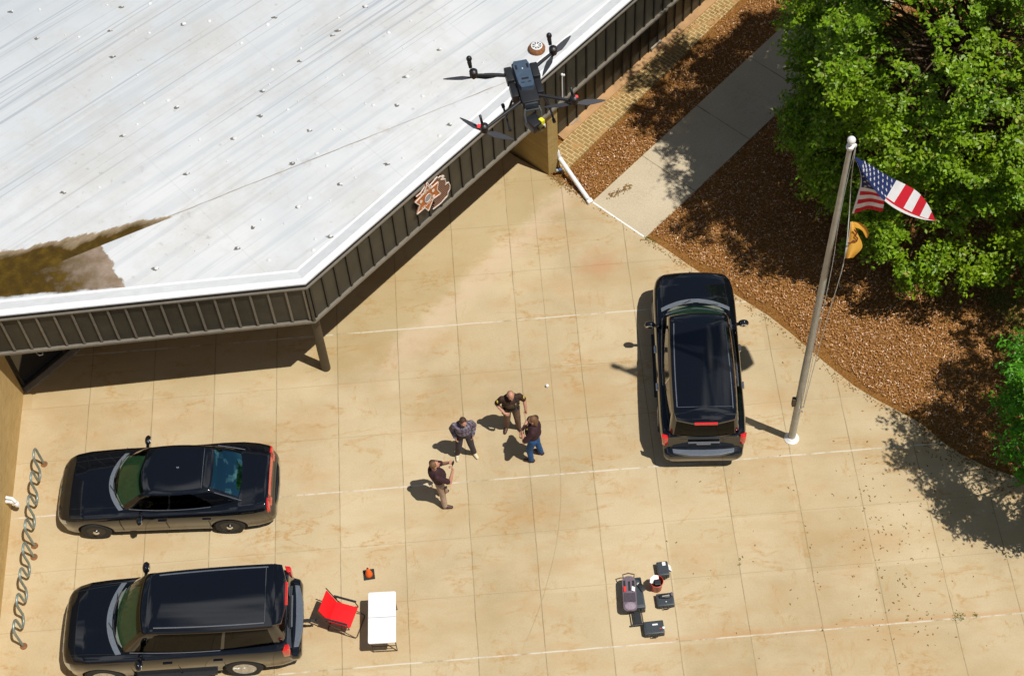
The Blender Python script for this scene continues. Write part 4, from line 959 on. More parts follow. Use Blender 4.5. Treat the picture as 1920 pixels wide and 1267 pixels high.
bE = [np.array(p, float) for p in ((1603,296),(1622,330),(1648,366),(1672,387),(1700,402),(1728,411),(1753,414))]
def SB(a, b):     # main sheet : a along, b across
    p = curve_at(tE, a)*(1-b)+curve_at(bE, a)*b; off = .05+(.95*b-.60)*min(1, a*2.2)*min(1,(1-a)*3+.25)+.07*math.sin(a*7+b*2.5)*min(1, a*3)
    return fpos(p[0], p[1], off)
hE = [np.array(p, float) for p in ((1602,293),(1611,318),(1614,340),(1607,368),(1597,401))]
rE = [np.array(p, float) for p in ((1602,293),(1624,322),(1640,350),(1657,372),(1655,396))]
def SA(u, v):     # flap next to the hoist : v down the hoist, u away from it
    p = curve_at(hE, v)*(1-u)+curve_at(rE, v)*u; p = p+np.array([0, -5*math.sin(u*math.pi)*max(0, v-.5)*2+3*math.sin(u*9)*max(0,v-.6)]); off = -.10-.12*math.sin(u*6)*v
    return fpos(p[0], p[1], off)
def sheet(fn_, nu, nv, matf, name):
    b = MB(); vs = [fn_(i/nu, j/nv) for j in range(nv+1) for i in range(nu+1)]; b.v = [tuple(v) for v in vs]
    for j in range(nv):
        for i in range(nu): b.f.append((j*(nu+1)+i, j*(nu+1)+i+1, (j+1)*(nu+1)+i+1, (j+1)*(nu+1)+i)); b.mi.append(matf((i+.5)/nu, (j+.5)/nv))
    o = b.build(name, [M['flagred'], M['flagwhite'], M['flagblue']], smooth='all'); o.parent = flg; o.matrix_parent_inverse = inv; return o
def mB(a, b):
    if b > .80+.05*a and a > .40: return 0 if b < .90 else 1
    lim = .405
    if a < lim: return 2
    k = int((a-lim)/(1-lim)*6.0); return 1 if k % 2 == 0 else 0
def mA(u, v):
    if u < .07: return 1
    if v < .60: return 2
    k = int((v-.60)/.40*6); return 1 if k % 2 == 0 else 0
sheet(SB, 84, 40, mB, 'fly_sheet'); sheet(SA, 40, 60, mA, 'hoist_sheet')
def star_on(b, fn_, u, v, s, du=.01):
    c = fn_(u, v); e1 = (fn_(u+du, v)-fn_(u-du, v)).normalized(); n_ = e1.cross(fn_(u, v+du)-fn_(u, v-du)).normalized(); e2 = n_.cross(e1)
    if n_.dot(Vector(CAM)-c) < 0: n_ = -n_
    for sg2 in (1, -1):
        vs = [c+n_*.012*sg2]
        for k in range(10):
            r_ = s if k % 2 == 0 else s*.42; a = k*math.pi/5+.3; vs.append(c+n_*.012*sg2+e1*r_*math.cos(a)+e2*r_*math.sin(a))
        b.add(vs, [(0,k+1,(k+1)%10+1) for k in range(10)])
b = MB()
for r_ in range(4):
    for k in range(8):
        a = .06+.35*(k+.5*(r_%2))/8.0; bb_ = .12+.24*r_
        if a > .39 or a < .07+.05*bb_: continue
        star_on(b, SB, a, bb_, .052)
for u, v in ((.3,.36),(.3,.47),(.3,.56),(.6,.52),(.62,.42),(.85,.56),(.85,.48)): star_on(b, SA, u, v, .042)
o = b.build('stars', M['flagwhite']); o.parent = flg; o.matrix_parent_inverse = inv
# second flag
yf = thing('yellow_flag', 'small curled yellow flag with dark outline mark flying below the striped flag', 'flag', (PBx+.2,PBy,8.4)); inv2 = Matrix.Translation(-Vector((PBx+.2,PBy,8.4)))
M['yf'] = None
t = NT('yellow_flag_cloth'); t.set(color=t.mix(t.ramp(t.noise(t.pos, 4, 3), .3, .7), (.70,.32,.03), (.78,.45,.07)), rough=.7)
tr = t.n('ShaderNodeBsdfTranslucent'); tr.inputs[0].default_value = (.75,.38,.05,1); mm = t.n('ShaderNodeMixShader'); mm.inputs[0].default_value = .3; t.link(t.b.outputs[0], mm.inputs[1]); t.link(tr.outputs[0], mm.inputs[2]); t.link(mm.outputs[0], t.t.nodes['Material Output'].inputs[0]); M['yf'] = t.m
lE = [np.array(p, float) for p in ((1595,416),(1592,436),(1588,460),(1583,485))]
oE = [np.array(p, float) for p in ((1599,415),(1606,434),(1617,462),(1600,483))]
def SY(u, v):
    p = curve_at(lE, v)*(1-u)+curve_at(oE, v)*u; return fpos(p[0], p[1], .12+.36*v+.10*math.sin(u*3)*v)
b = MB(); nu, nv = 14, 24; b.v = [tuple(SY(i/nu, j/nv)) for j in range(nv+1) for i in range(nu+1)]
for j in range(nv):
    for i in range(nu):
        u, v = (i+.5)/nu, (j+.5)/nv; k = j*(nu+1)+i; b.f.append((k,k+1,k+nu+2,k+nu+1)); b.mi.append(1 if u < .10 else 0)
o = b.build('cloth', [M['yf'], M['flagwhite']], smooth='all'); o.parent = yf; o.matrix_parent_inverse = inv2
cE = [np.array(p, float) for p in ((1594,417),(1608,416),(1622,424),(1629,436),(1627,446))]; dE = [np.array(p, float) for p in ((1597,432),(1605,427),(1616,432),(1621,440),(1624,446))]
def SZ(u, v):
    p = curve_at(cE, u)*(1-v)+curve_at(dE, u)*v; return fpos(p[0], p[1], -.02+.25*v)
b = MB(); b.v = [tuple(SZ(i/nu, j/8)) for j in range(9) for i in range(nu+1)]
for j in range(8):
    for i in range(nu): k = j*(nu+1)+i; b.f.append((k,k+1,k+nu+2,k+nu+1)); b.mi.append(0)
o = b.build('curled_cloth', M['yf'], smooth='all'); o.parent = yf; o.matrix_parent_inverse = inv2
b = MB(); pts = [fpos(x, y, .42-.005*(456-y)) for x, y in ((1590,456),(1597,455),(1600,451),(1606,453),(1608,447),(1604,443),(1606,436),(1602,431))]; b.tube(pts, .016, 5)
o = b.build('outline_mark', mat('dark_red_print', (.16,.025,.01), .7)); o.parent = yf; o.matrix_parent_inverse = inv2
# ------------------------------------------------------------------ folding table, chair, cone
a, b_, c_, d_ = [U(x, y, .735) for x, y in ((691,1110),(741.5,1107),(741.5,1204),(691,1206.5))]
cen = (a+b_+c_+d_)/4; ax = ((b_-a)+(c_-d_)).normalized(); rzt = math.atan2(ax.y, ax.x)
tt_ = thing('folding_table', 'white plastic folding table with a centre fold standing by the red chair', 'table', (cen.x, cen.y, 0), rzt)
for s in (-1, 1):
    q = MB(); P_ = []
    for cx, cy, a0, rr3 in ((.27,.575,0,.04),(-.27,.575,90,.04),(-.302,.012,180,.008),(.302,.012,270,.008)):
        for k in range(6): a = rad(a0+90*k/5); P_.append((cx+rr3*math.cos(a), s*(cy+rr3*math.sin(a))))
    q.prism(P_ if s > 0 else P_[::-1], .70, .74); q.build('table_half', M['white'], tt_, bevel=.006)
q = MB(); q.box((-.28,-.006,.70),(.28,.006,.737)); q.build('fold_strip', M['fastgrey'], tt_)
for s in (-1, 1):
    q = MB(); y = s*.50; q.tube([(-.27,y-s*.04,.69),(-.27,y,.02),(.27,y,.02),(.27,y-s*.04,.69)], .013, 8); q.tube([(0,y-s*.33,.68),(0,y-s*.03,.30)], .009, 6); q.bar((-.27,y,.30),(.27,y,.30),.016); q.build('leg_frame', M['post'], tt_)
# chair
s1, s2, s3, s4 = [U(560+x*.1658, 1030+y*.1658, .45) for x, y in ((437,628),(640,660),(545,860),(376,790))]
cen = (s1+s2+s3+s4)/4; fw_ = ((s2+s3)-(s1+s4)).normalized(); rzc = math.atan2(fw_.y, fw_.x)
ch = thing('folding_chair', 'red fabric folding chair with dark metal frame and padded arms', 'chair', (cen.x, cen.y, 0), rzc)
q = MB(); q.box((-.25,-.26,.435),(.27,.26,.465)); q.build('seat', M['redcloth'], ch, bevel=.014, smooth=True)
q = MB(); Mx = Matrix.Translation((-.25,0,.47)) @ Matrix.Rotation(rad(-20), 4, 'Y'); q.box((-.015,-.26,.0),(.015,.26,.50), Mx); q.build('backrest', M['redcloth'], ch, bevel=.013, smooth=True)
for s in (-1, 1):
    y = s*.29; q = MB()
    q.tube([(-.44,y,.98),(-.25,y,.46),(-.20,y,.40)], .013, 8); q.tube([(-.30,y,.03),(.26,y,.42),(.20,y,.66)], .012, 8); q.tube([(.36,y,.03),(-.24,y,.42),(-.26,y,.64)], .012, 8); q.build('side_frame', M['post'], ch)
    q = MB(); q.bar((-.30,y,.66),(.24,y,.665),.05,.025); q.build('armrest', M['blackplastic'], ch, bevel=.008)
q = MB(); q.tube([(.36,-.29,.03),(.38,-.25,.022),(.38,.25,.022),(.36,.29,.03)], .013, 8); q.build('front_foot_bar', M['post'], ch)
q = MB(); q.tube([(-.30,-.29,.03),(-.32,-.25,.022),(-.32,.25,.022),(-.30,.29,.03)], .013, 8); q.build('rear_foot_bar', M['post'], ch)
cp = U(692,1077); cn = thing('traffic_cone', 'small orange traffic cone on a dark square base', 'cone', (cp.x,cp.y,0), .08)
q = MB(); q.box((-.13,-.13,0),(.13,.13,.025)); q.build('base', M['conebase'], cn, bevel=.01)
q = MB(); q.lathe([(.088,.025),(.085,.045),(.026,.33),(.020,.335),(.018,.30)], n=20); q.build('cone_body', M['orange'], cn, smooth=True)
q = MB(); q.lathe([(.021,.336),(.012,.334),(.011,.25)], n=14); q.build('cone_hole', M['conebase'], cn)
# ------------------------------------------------------------------ wave bike racks
BR = 'wave bike racks along the left wall'
for (f0, f1, lab) in (((83,870),(65,1023),'galvanised wave bike rack beside the nose of the black sedan'), ((64,1044),(44.5,1211),'galvanised wave bike rack beside the nose of the black suv')):
    A, Bq = U(*f0), U(*f1); mid = (A+Bq)/2; L_ = (Bq-A).length; d = (Bq-A).normalized(); rr = thing('bike_rack', lab, 'bike rack', tuple(mid), math.atan2(d.y, d.x), BR)
    pts = [(-L_/2,0,0),(-L_/2,0,.35)]; n_ = 4; per = L_/(n_-.0); sp = L_/(2*n_-1) 
    x = -L_/2; 
    pts = []
    for k in range(241):
        s = k/240; ph = s*(2*n_-1)*math.pi
    # piecewise: legs and semicircular bends
    R_ = sp/2*.98; zt, zl = .86, .20; x0 = -L_/2; path = [(x0,0,0),(x0,0,zt-R_)]; 
    for k in range(2*n_-1):
        cx = x0+R_+k*sp*1.0; cx = x0+sp*(k+.5); up_ = k % 2 == 0; zc = zt-sp/2 if up_ else zl+sp/2
        for m_ in range(0, 9):
            a = math.pi-math.pi*m_/8 if up_ else math.pi+math.pi*m_/8; path.append((cx+sp/2*math.cos(a), 0, zc+sp/2*math.sin(a)))
    path.append((L_/2,0,0))
    q = MB(); q.tube(path, .030, 10); q.build('rack_tube', M['steelg'], rr, smooth=True)
    for x in (-L_/2, L_/2):
        q = MB(); q.lathe([(.085,0),(.085,.012),(.04,.02),(.01,.02)], (x,0,0), 18); q.build('base_plate', M['rust'], rr)
# ------------------------------------------------------------------ cases, bucket and kit on the ground
def rcase(name, label, corners, z, h, extra=None, group='hard cases with drone gear'):
    P = [U(x, y, z) for x, y in corners]; cen = sum(P, Vector())/4; e1 = ((P[1]-P[0])+(P[2]-P[3])).normalized(); e2 = Vector((-e1.y, e1.x, 0))
    wd = ((P[1]-P[0]).length+(P[2]-P[3]).length)/4; dp = ((P[3]-P[0]).length+(P[2]-P[1]).length)/4
    t_ = thing(name, label, 'case', (cen.x, cen.y, 0), math.atan2(e1.y, e1.x), group)
    q = MB(); q.box((-wd,-dp,.01),(wd,dp,h*.58)); q.build('case_base', M['case'], t_, bevel=.02, smooth=True)
    q = MB(); q.box((-wd,-dp,h*.60),(wd,dp,h)); q.build('case_lid', M['casetop'], t_, bevel=.025, smooth=True)
    q = MB(); 
    q.prism([(-wd*.8,-dp*.8),(wd*.8,-dp*.8),(wd*.8,dp*.8),(-wd*.8,dp*.8)], h-.002, h+.005)
    q.build('lid_panel', M['casetop'], t_, bevel=.002)
    for x in (-wd*.6, wd*.6):
        q = MB(); q.box((x-.03,-dp-.014,h*.38),(x+.03,-dp+.005,h*.80)); q.build('latch', M['blackplastic'], t_, bevel=.004)
    q = MB(); q.tube([(-.07,-dp,h*.5),(-.06,-dp-.045,h*.5),(.06,-dp-.045,h*.5),(.07,-dp,h*.5)], .012, 6); q.build('handle', M['blackplastic'], t_)
    return t_, wd, dp, h
tA, wd, dp, h = rcase('hard_case', 'large black hard case with pulled out handle and grey tool bag on its lid', ((1170,1084),(1200,1081),(1212.5,1137),(1182,1141)), .30, .30)
for s in (-1, 1):
    q = MB(); q.bar((s*.10-.02,-dp-.32,.16),(s*.10-.02,-dp,.16),.025,.02); q.build('handle_rail', M['blackplastic'], tA)
q = MB(); q.bar((-.17,-dp-.33,.16),(.13,-dp-.33,.16),.04,.03); q.build('pull_handle', M['blackplastic'], tA, bevel=.008)
q = MB(); q.box((-.09,-dp-.30,.145),(.06,-dp-.02,.155)); q.build('handle_plate', M['case'], tA)
q = MB(); q.box((wd*.35,dp*.45,h+.001),(wd*.62,dp*.62,h+.006)); q.build('paper_tag', M['paper'], tA)
for y in (-dp*.6, dp*.5):
    q = MB(); q.lathe([(.05,-.02),(.05,.02),(.01,.02)], (-wd-.01,y,.05), 14, None); q.build('wheel', M['rubber'], tA)
# loose strap and charger parts on the case
p = U(1203,1100,.34); st_ = thing('battery_charger', 'black charger with cable lying on the big case lid', 'charger', (p.x,p.y,.305), .5)
q = MB(); q.box((-.06,-.10,0),(.06,.10,.04)); q.build('charger_body', M['blackplastic'], st_, bevel=.01, smooth=True)
q = MB(); q.tube(catmull([(.0,.10,.02),(-.05,.18,.01),(.04,.24,.01),(.08,.15,.02),(.02,.05,.05)], 5), .008, 5); q.build('cable', M['rubber'], st_)
# grey mauve bag
P = [U(x, y, .36) for x, y in ((1168,1084),(1189,1080),(1192,1139),(1172,1142))]; cen = sum(P, Vector())/4; e = ((P[0]-P[3])+(P[1]-P[2])).normalized()
bg_ = thing('tool_bag', 'grey mauve padded bag holding red and black parts, lying on the big case', 'bag', (cen.x, cen.y, .302), math.atan2(e.y, e.x))
q = MB(); 
def rr_pts(x0, x1, w_, r_, n_=6, only=None):
    o = []
    for cx, cy, a0 in ((x1-r_,w_-r_,0),(x0+r_*.6,w_-r_*.6,90),(x0+r_*.6,-w_+r_*.6,180),(x1-r_,-w_+r_,270)):
        rr2 = r_ if cx > 0 else r_*.6
        for k in range(n_+1): a = rad(a0+90*k/n_); o.append((cx+rr2*math.cos(a), cy+rr2*math.sin(a)))
    return o
q.prism(rr_pts(-.43,.42,.155,.14), 0, .07); q.build('bag_body', M['foam'], bg_, bevel=.012, smooth=True)
q = MB(); q.prism(rr_pts(-.22,.0,.135,.02), .072, .085); q.build('mesh_pocket', M['foamdark'], bg_, bevel=.004)
q = MB(); q.ell((-.32,0,.07),(.10,.13,.03)); q.build('front_pad', mat('light_mauve', (.30,.24,.29), .9, 0, .2, 30), bg_, smooth='all')
for x0, x1, y0, y1 in ((.10,.30,.08,.125),(.05,.28,-.03,.02),(.03,.30,-.125,-.07)):
    q = MB(); q.box((x0,y0,.071),(x1,y1,.077)); q.build('slot', M['dark'], bg_)
q = MB(); q.box((.02,.075,.078),(.15,.13,.105)); q.build('red_battery', M['redpart'], bg_, bevel=.006)
q = MB(); q.add([(.02,-.12,.09),(.12,-.13,.10),(.15,-.06,.11),(.05,-.05,.10)], [(0,1,2,3)]); q.build('paper_sheet', M['paper'], bg_)
q = MB(); q.tube([(.38,-.12,.06),(.44,-.13,.09),(.47,0,.10),(.44,.13,.09),(.38,.12,.06)], .014, 6); q.build('carry_loop', M['foamdark'], bg_)
tB, wd, dp, h = rcase('hard_case', 'small black hard case with white label next to the bucket', ((1230.5,1053),(1252,1050.5),(1255.5,1076),(1234,1079)), .20, .20)
q = MB(); q.box((.0,dp*.35,h+.006),(.075,dp*.85,h+.011)); q.build('label', M['paper'], tB)
q = MB(); q.add([(wd,-.02,.14),(wd+.08,-.03,.02),(wd+.07,.12,.02),(wd,.13,.13)], [(0,1,2,3)]); q.build('paper_tag', M['paper'], tB)
tC, wd, dp, h = rcase('hard_case', 'black hard case with lid ajar and tools on top, below the bucket', ((1230,1113),(1261,1109),(1266,1133),(1233,1136)), .16, .16)
q = MB(); Mx = Matrix.Translation((0,dp*.4,h+.0)) @ Matrix.Rotation(rad(-6), 4, 'Z'); q.ell((0,0,.02),(.15,.06,.04), Mx); q.box((-.12,-.05,.03),(.10,-.035,.05), Mx); q.build('tool_pouch', M['case'], tC, smooth=True)
q = MB(); q.bar((-.07,dp*.30,h+.075),(.10,dp*.36,h+.075),.022,.01); q.build('steel_bar', M['pole'], tC)
q = MB(); q.ell((.16,dp*.62,h+.03),(.035,.05,.03)); q.build('clamp', M['foam'], tC, smooth='all')
q = MB(); q.add([(-.01,-dp*.35,h+.008),(.03,-dp*.35,h+.008),(.01,-dp*.5,h+.008)], [(0,1,2)]); q.build('label', M['paper'], tC)
tD, wd, dp, h = rcase('hard_case', 'black hard case with white and red labels, nearest the long joint', ((1205,1165),(1243,1161),(1247,1185),(1210,1189)), .20, .20)
q = MB(); q.box((-.03,dp*.25,h+.007),(.09,dp*.48,h+.012)); q.build('label', M['paper'], tD)
q = MB(); q.box((.12,-dp*.35,h+.007),(.17,-dp*.25,h+.012)); q.build('red_label', M['redpart'], tD)
q = MB(); q.lathe([(.028,0),(.028,.008),(.001,.009)], (.21,-dp*.25,h+.005), 12); q.build('round_label', M['paper'], tD)
pbk = U(1230.5,1101,.02); bk_ = thing('bucket', 'red plastic bucket holding black gear and a white paper between the cases', 'bucket', (pbk.x,pbk.y,0))
q = MB(); q.lathe([(.118,0),(.122,.005),(.140,.33),(.150,.335),(.152,.36),(.143,.362),(.138,.34),(.117,.02),(.01,.018)], n=28); q.build('bucket_shell', M['bucket'], bk_, smooth=True)
q = MB(); q.box((-.05,-.07,.2),(.09,.05,.33)); q.box((-.09,-.03,.15),(-.02,.08,.29)); q.build('contents', M['case'], bk_, bevel=.01)
q = MB(); q.add([(-.16,-.03,.372),(-.11,-.06,.38),(-.06,.02,.40),(.05,.04,.385),(.05,.13,.375),(-.04,.15,.39),(-.14,.08,.385)], [(0,1,2,3,4,5,6)]); q.build('paper', M['paper'], bk_)
q = MB(); q.tube([(.15*math.cos(a), .15*math.sin(a)-.0, .33-.10*math.sin(max(0,a))*0) for a in [k*math.pi/10-math.pi for k in range(11)]], .004, 5); q.build('bail_handle', M['pole'], bk_)
pw = U(1026,724.5); bl = MB(); bl.ell((0,0,.045),(.045,.045,.045)); o = bl.build('ball', M['white'], smooth='all'); o.location = (pw.x,pw.y,0); tag(o, 'small white ball lying on the thin joint above the group', 'ball')
#PART5
# ------------------------------------------------------------------ drone
DP = Vector((10.44534,-12.26879,27.20388))
dr_ = thing('drone', 'dark four rotor camera drone hovering over the roof edge', 'drone', tuple(DP))
f_ = Vector((.05,-.348,0)).normalized(); r_ = Vector((-f_.y, f_.x, 0))*-1     # forward, right
# screen based rotor positions (metres in the drone's own plane)
rot = {'rl':(-.277,.135),'rr':(.227,.274),'fl':(-.239,-.31),'fr':(.321,-.143)}
def part2(mb, nm, m, par=dr_, **k):
    o = mb.build(nm, m, **k); o.parent = par; return o
yaw = math.atan2(f_.y, f_.x)-math.pi/2     # local +Y forward
Mx = Matrix.Rotation(yaw, 4, 'Z'); cb_ = Matrix.Translation((.035,.02,0)) @ Mx
q = MB(); q.box((-.055,-.165,-.03),(.055,.17,.035), cb_); part2(q, 'hull', M['drone'], bevel=.012, smooth=True)
q = MB(); 
pts = [(-.045,-.16),(.045,-.16),(.056,-.12),(.052,.03),(.040,.07),(-.040,.07),(-.052,.03),(-.056,-.12)]
vs = [cb_ @ Vector((x,y,.033)) for x, y in pts]+[cb_ @ Vector((x*.9,y*.95,.060)) for x, y in pts]; q.add(vs, [tuple(range(7,-1,-1)), tuple(range(8,16))]+[(i,(i+1)%8,8+(i+1)%8,8+i) for i in range(8)]); part2(q, 'top_cover', M['dronetop'], smooth=True)
q = MB(); q.lathe([(.004,.060),(.004,.066),(.001,.067)], tuple(cb_ @ Vector((0,-.08,0))), 10); part2(q, 'beacon', M['white'])
for x, y, a, b_ in ((-.035,-.10,.006,.035),(.035,-.10,.006,.035),(0,.0,.022,.014),(-.02,.03,.01,.006),(.02,.03,.01,.006)):
    q = MB(); q.box((x-a,y-b_*.5,.0585),(x+a,y+b_*.5,.0615), cb_); part2(q, 'vent_slot', M['drone'])
for s in (-1, 1):
    q = MB(); q.box((s*.058,-.15,-.03) if s > 0 else (-.105,-.15,-.03), (s*.105,-.035,.025) if s > 0 else (-.058,-.035,.025), cb_); part2(q, 'battery', M['case'], bevel=.006, smooth=True)
    q = MB(); q.box((s*.056,-.03,-.05) if s > 0 else (-.10,-.03,-.05), (s*.10,.09,.015) if s > 0 else (-.056,.09,.015), cb_); part2(q, 'side_pod', M['drone'], bevel=.012, smooth=True)
q = MB(); q.box((-.045,.07,-.035),(.045,.18,.025), cb_); part2(q, 'nose', mat('drone_nose', (.022,.035,.05), .45), bevel=.012, smooth=True)
blade = {'rl':(math.radians(178),math.radians(2),-.0),'rr':(math.radians(50),math.radians(245),0),'fl':(math.radians(138),math.radians(-25),0),'fr':(math.radians(2),math.radians(183),0)}
anch = {'rl':(-.075,-.10),'rr':(.075,-.12),'fl':(-.05,.12),'fr':(.06,.10)}
for k, (mx_, my_) in rot.items():
    hub = Vector((mx_, my_, .035)); sd_ = -1 if 'l' in k else 1
    loc_ = cb_ @ Vector(((-anch[k][0]), anch[k][1], 0)); 
    # put the anchor on the side nearest to the hub
    cand = [cb_ @ Vector((sx*abs(anch[k][0]), anch[k][1], .0)) for sx in (-1, 1)]; loc_ = min(cand, key=lambda c: (c-hub).length)
    q = MB(); q.tube([loc_, hub+Vector((0,0,-.035))], [.012,.0095], 10); part2(q, 'arm', M['drone'], smooth=True)
    q = MB(); q.lathe([(.008,-.066),(.010,-.05),(.024,-.045),(.026,-.02),(.026,.0),(.018,.008),(.008,.012),(.008,.02),(.001,.021)], tuple(hub), 18); part2(q, 'motor', M['drone'], smooth=True)
    rad_ = .19
    for a in blade[k][:2]:
        q = MB(); d = Vector((math.cos(a), math.sin(a), 0)); n_ = Vector((-d.y, d.x, 0)); vs = []
        prof_ = ((.01,.006),(.04,.012),(.07,.020),(.11,.017),(.16,.010),(rad_,.003))
        for rr2, c2 in prof_:
            for s in (-1, 1): 
                for zo in (0, .003): vs.append(hub+d*rr2+n_*c2*s+Vector((0,0,-.058+zo+s*.25*c2)))
        m_ = len(prof_); fs = []
        for i in range(m_-1):
            o_ = i*4; fs += [(o_,o_+4,o_+6,o_+2),(o_+1,o_+3,o_+7,o_+5),(o_,o_+1,o_+5,o_+4),(o_+2,o_+6,o_+7,o_+3)]
        q.add(vs, fs); part2(q, 'propeller_blade', M['droneblade'])
    if k in ('rl', 'rr'):
        q = MB(); q.tube([hub+Vector((-.015,.02,.01)), hub+Vector((-.02,.035,.045)), hub+Vector((-.02,.04,.06))], [.011,.014,.013], 10); q.ell(tuple(hub+Vector((-.02,.043,.066))),(.018,.018,.022)); part2(q, 'antenna', M['drone'], smooth='all')
    else:
        q = MB(); q.tube([hub+Vector((-.01,.02,0)), hub+Vector((-.018,.04,.05))], .008, 8); part2(q, 'antenna', M['drone'], smooth='all')
        q = MB(); q.ell(tuple(hub+Vector((-.03 if k == 'fl' else .012,.0,-.0))),(.012,.012,.014)); lm = bpy.data.materials.new('red_lamp'); lm.use_nodes = True; pb_ = lm.node_tree.nodes['Principled BSDF']; pb_.inputs['Base Color'].default_value = (.8,.02,.02,1); pb_.inputs['Emission Color'].default_value = (1,.05,.05,1); pb_.inputs['Emission Strength'].default_value = 1.2; part2(q, 'red_light', lm, smooth='all')
# landing legs
for s in (-1, 1):
    a0 = cb_ @ Vector((s*.06,.02,-.03)); a1 = cb_ @ Vector((s*.14,.05,-.20)); sdv = (cb_ @ Vector((0,1,0))-cb_ @ Vector((0,0,0)))
    q = MB(); q.tube([a0, a0.lerp(a1,.5)+Vector((0,0,.02)), a1], .008, 8); q.tube([a1-sdv*.08, a1+sdv*.09], .007, 8); q.tube([a1+sdv*.09, a1+sdv*.115], .011, 8); q.tube([a1-sdv*.08, a1-sdv*.105], .011, 8); part2(q, 'landing_leg', M['drone'], smooth=True)
# gimbal with camera
gc = cb_ @ Vector((.0,.20,-.07))
q = MB(); up3 = [cb_ @ Vector(p) for p in ((-.045,.16,-.02),(-.052,.20,-.03),(-.048,.24,-.09),(.0,.25,-.11))]; q.tube(up3, .006, 6); up4 = [cb_ @ Vector(p) for p in ((.035,.16,-.01),(.052,.21,-.03),(.05,.24,-.07))]; q.tube(up4, .006, 6); q.bar(cb_ @ Vector((-.045,.19,-.02)), cb_ @ Vector((.045,.19,-.02)), .008); part2(q, 'gimbal_frame', mat('drone_grey', (.06,.07,.075), .4), smooth=True)
q = MB(); cg = cb_ @ Matrix.Translation((-.0,.225,-.10)) @ Matrix.Rotation(rad(28), 4, 'Z'); q.box((-.04,-.045,-.035),(.04,.05,.035), cg); part2(q, 'camera_body', M['drone'], bevel=.008, smooth=True)
q = MB(); q.lathe([(.020,.0),(.022,.02),(.017,.022),(.015,.012),(.001,.012)], (0,0,0), 18, cg @ Matrix.Translation((-.008,.05,.0)) @ Matrix.Rotation(rad(-90), 4, 'X')); part2(q, 'lens', mat('lens_amber', (.10,.08,.04), .1, .3))
q = MB(); q.box((-.045,.02,.0),(-.018,.052,.04), cg); part2(q, 'yellow_tag', M['yellow'], bevel=.003)
q = MB(); q.box((-.047,.045,-.03),(-.03,.054,-.002), cg); part2(q, 'white_tag', M['white'])
# ------------------------------------------------------------------ people
SK = mat('skin', (.52,.26,.17), .55, 0, .08, 20); 
def blob(prims, name, m, voxel, parent, smooth_it=2):
    b = MB()
    for p in prims:
        if p[0] == 'c':
            _, a, ra, c, rc = p; a, c = Vector(a), Vector(c); b.tube([a, c], [ra, rc], 12); b.ell(tuple(a), (ra,)*3, n=12, m=8); b.ell(tuple(c), (rc,)*3, n=12, m=8)
        else:
            _, c, r, rz_ = (p+(None,))[:4]; b.ell((0,0,0), r, Matrix.Translation(c) @ (rz_ if rz_ is not None else Matrix()), n=18, m=12)
    o = b.build(name, m, smooth='all'); md = o.modifiers.new('r', 'REMESH'); md.mode = 'VOXEL'; md.voxel_size = voxel; md.use_smooth_shade = True
    if smooth_it: s = o.modifiers.new('s', 'SMOOTH'); s.iterations = smooth_it; s.factor = .5
    me = evalmesh(o); o.modifiers.clear(); old = o.data; o.data = me; me.name = name; bpy.data.meshes.remove(old); me.materials.clear(); me.materials.append(m) if False else None
    if not me.materials: me.materials.append(m)
    o.parent = parent; return o
def hand(pr, W, d, curl, palm_n, side):
    # W wrist, d direction, palm_n normal of the palm
    d = Vector(d).normalized(); n = Vector(palm_n); n = (n-d*n.dot(d)).normalized(); s = d.cross(n)*side; W = Vector(W)
    k = W+d*.085; pr.append(('c', W+d*.015, .023, W+d*.03, .026))
    for i, (o_, L_) in enumerate(((-.030,.068),(-.010,.078),(.010,.072),(.028,.056))):
        a = k+s*o_; pr.append(('c', W+d*.03+s*o_*.6, .016, a, .0115))
        d1 = (d*math.cos(curl)+n*math.sin(curl)); d2 = (d*math.cos(curl*2.2)+n*math.sin(curl*2.2)); b1 = a+d1*L_*.5; pr.append(('c', a, .0105, b1, .0095)); pr.append(('c', b1, .0095, b1+d2*L_*.5, .008))
    th = W+d*.03-s*.028; t1 = th+(d*.6-s*.6+n*.3).normalized()*.035; pr.append(('c', th, .013, t1, .011)); pr.append(('c', t1, .011, t1+(d*.9-s*.15+n*.3).normalized()*.03, .009))
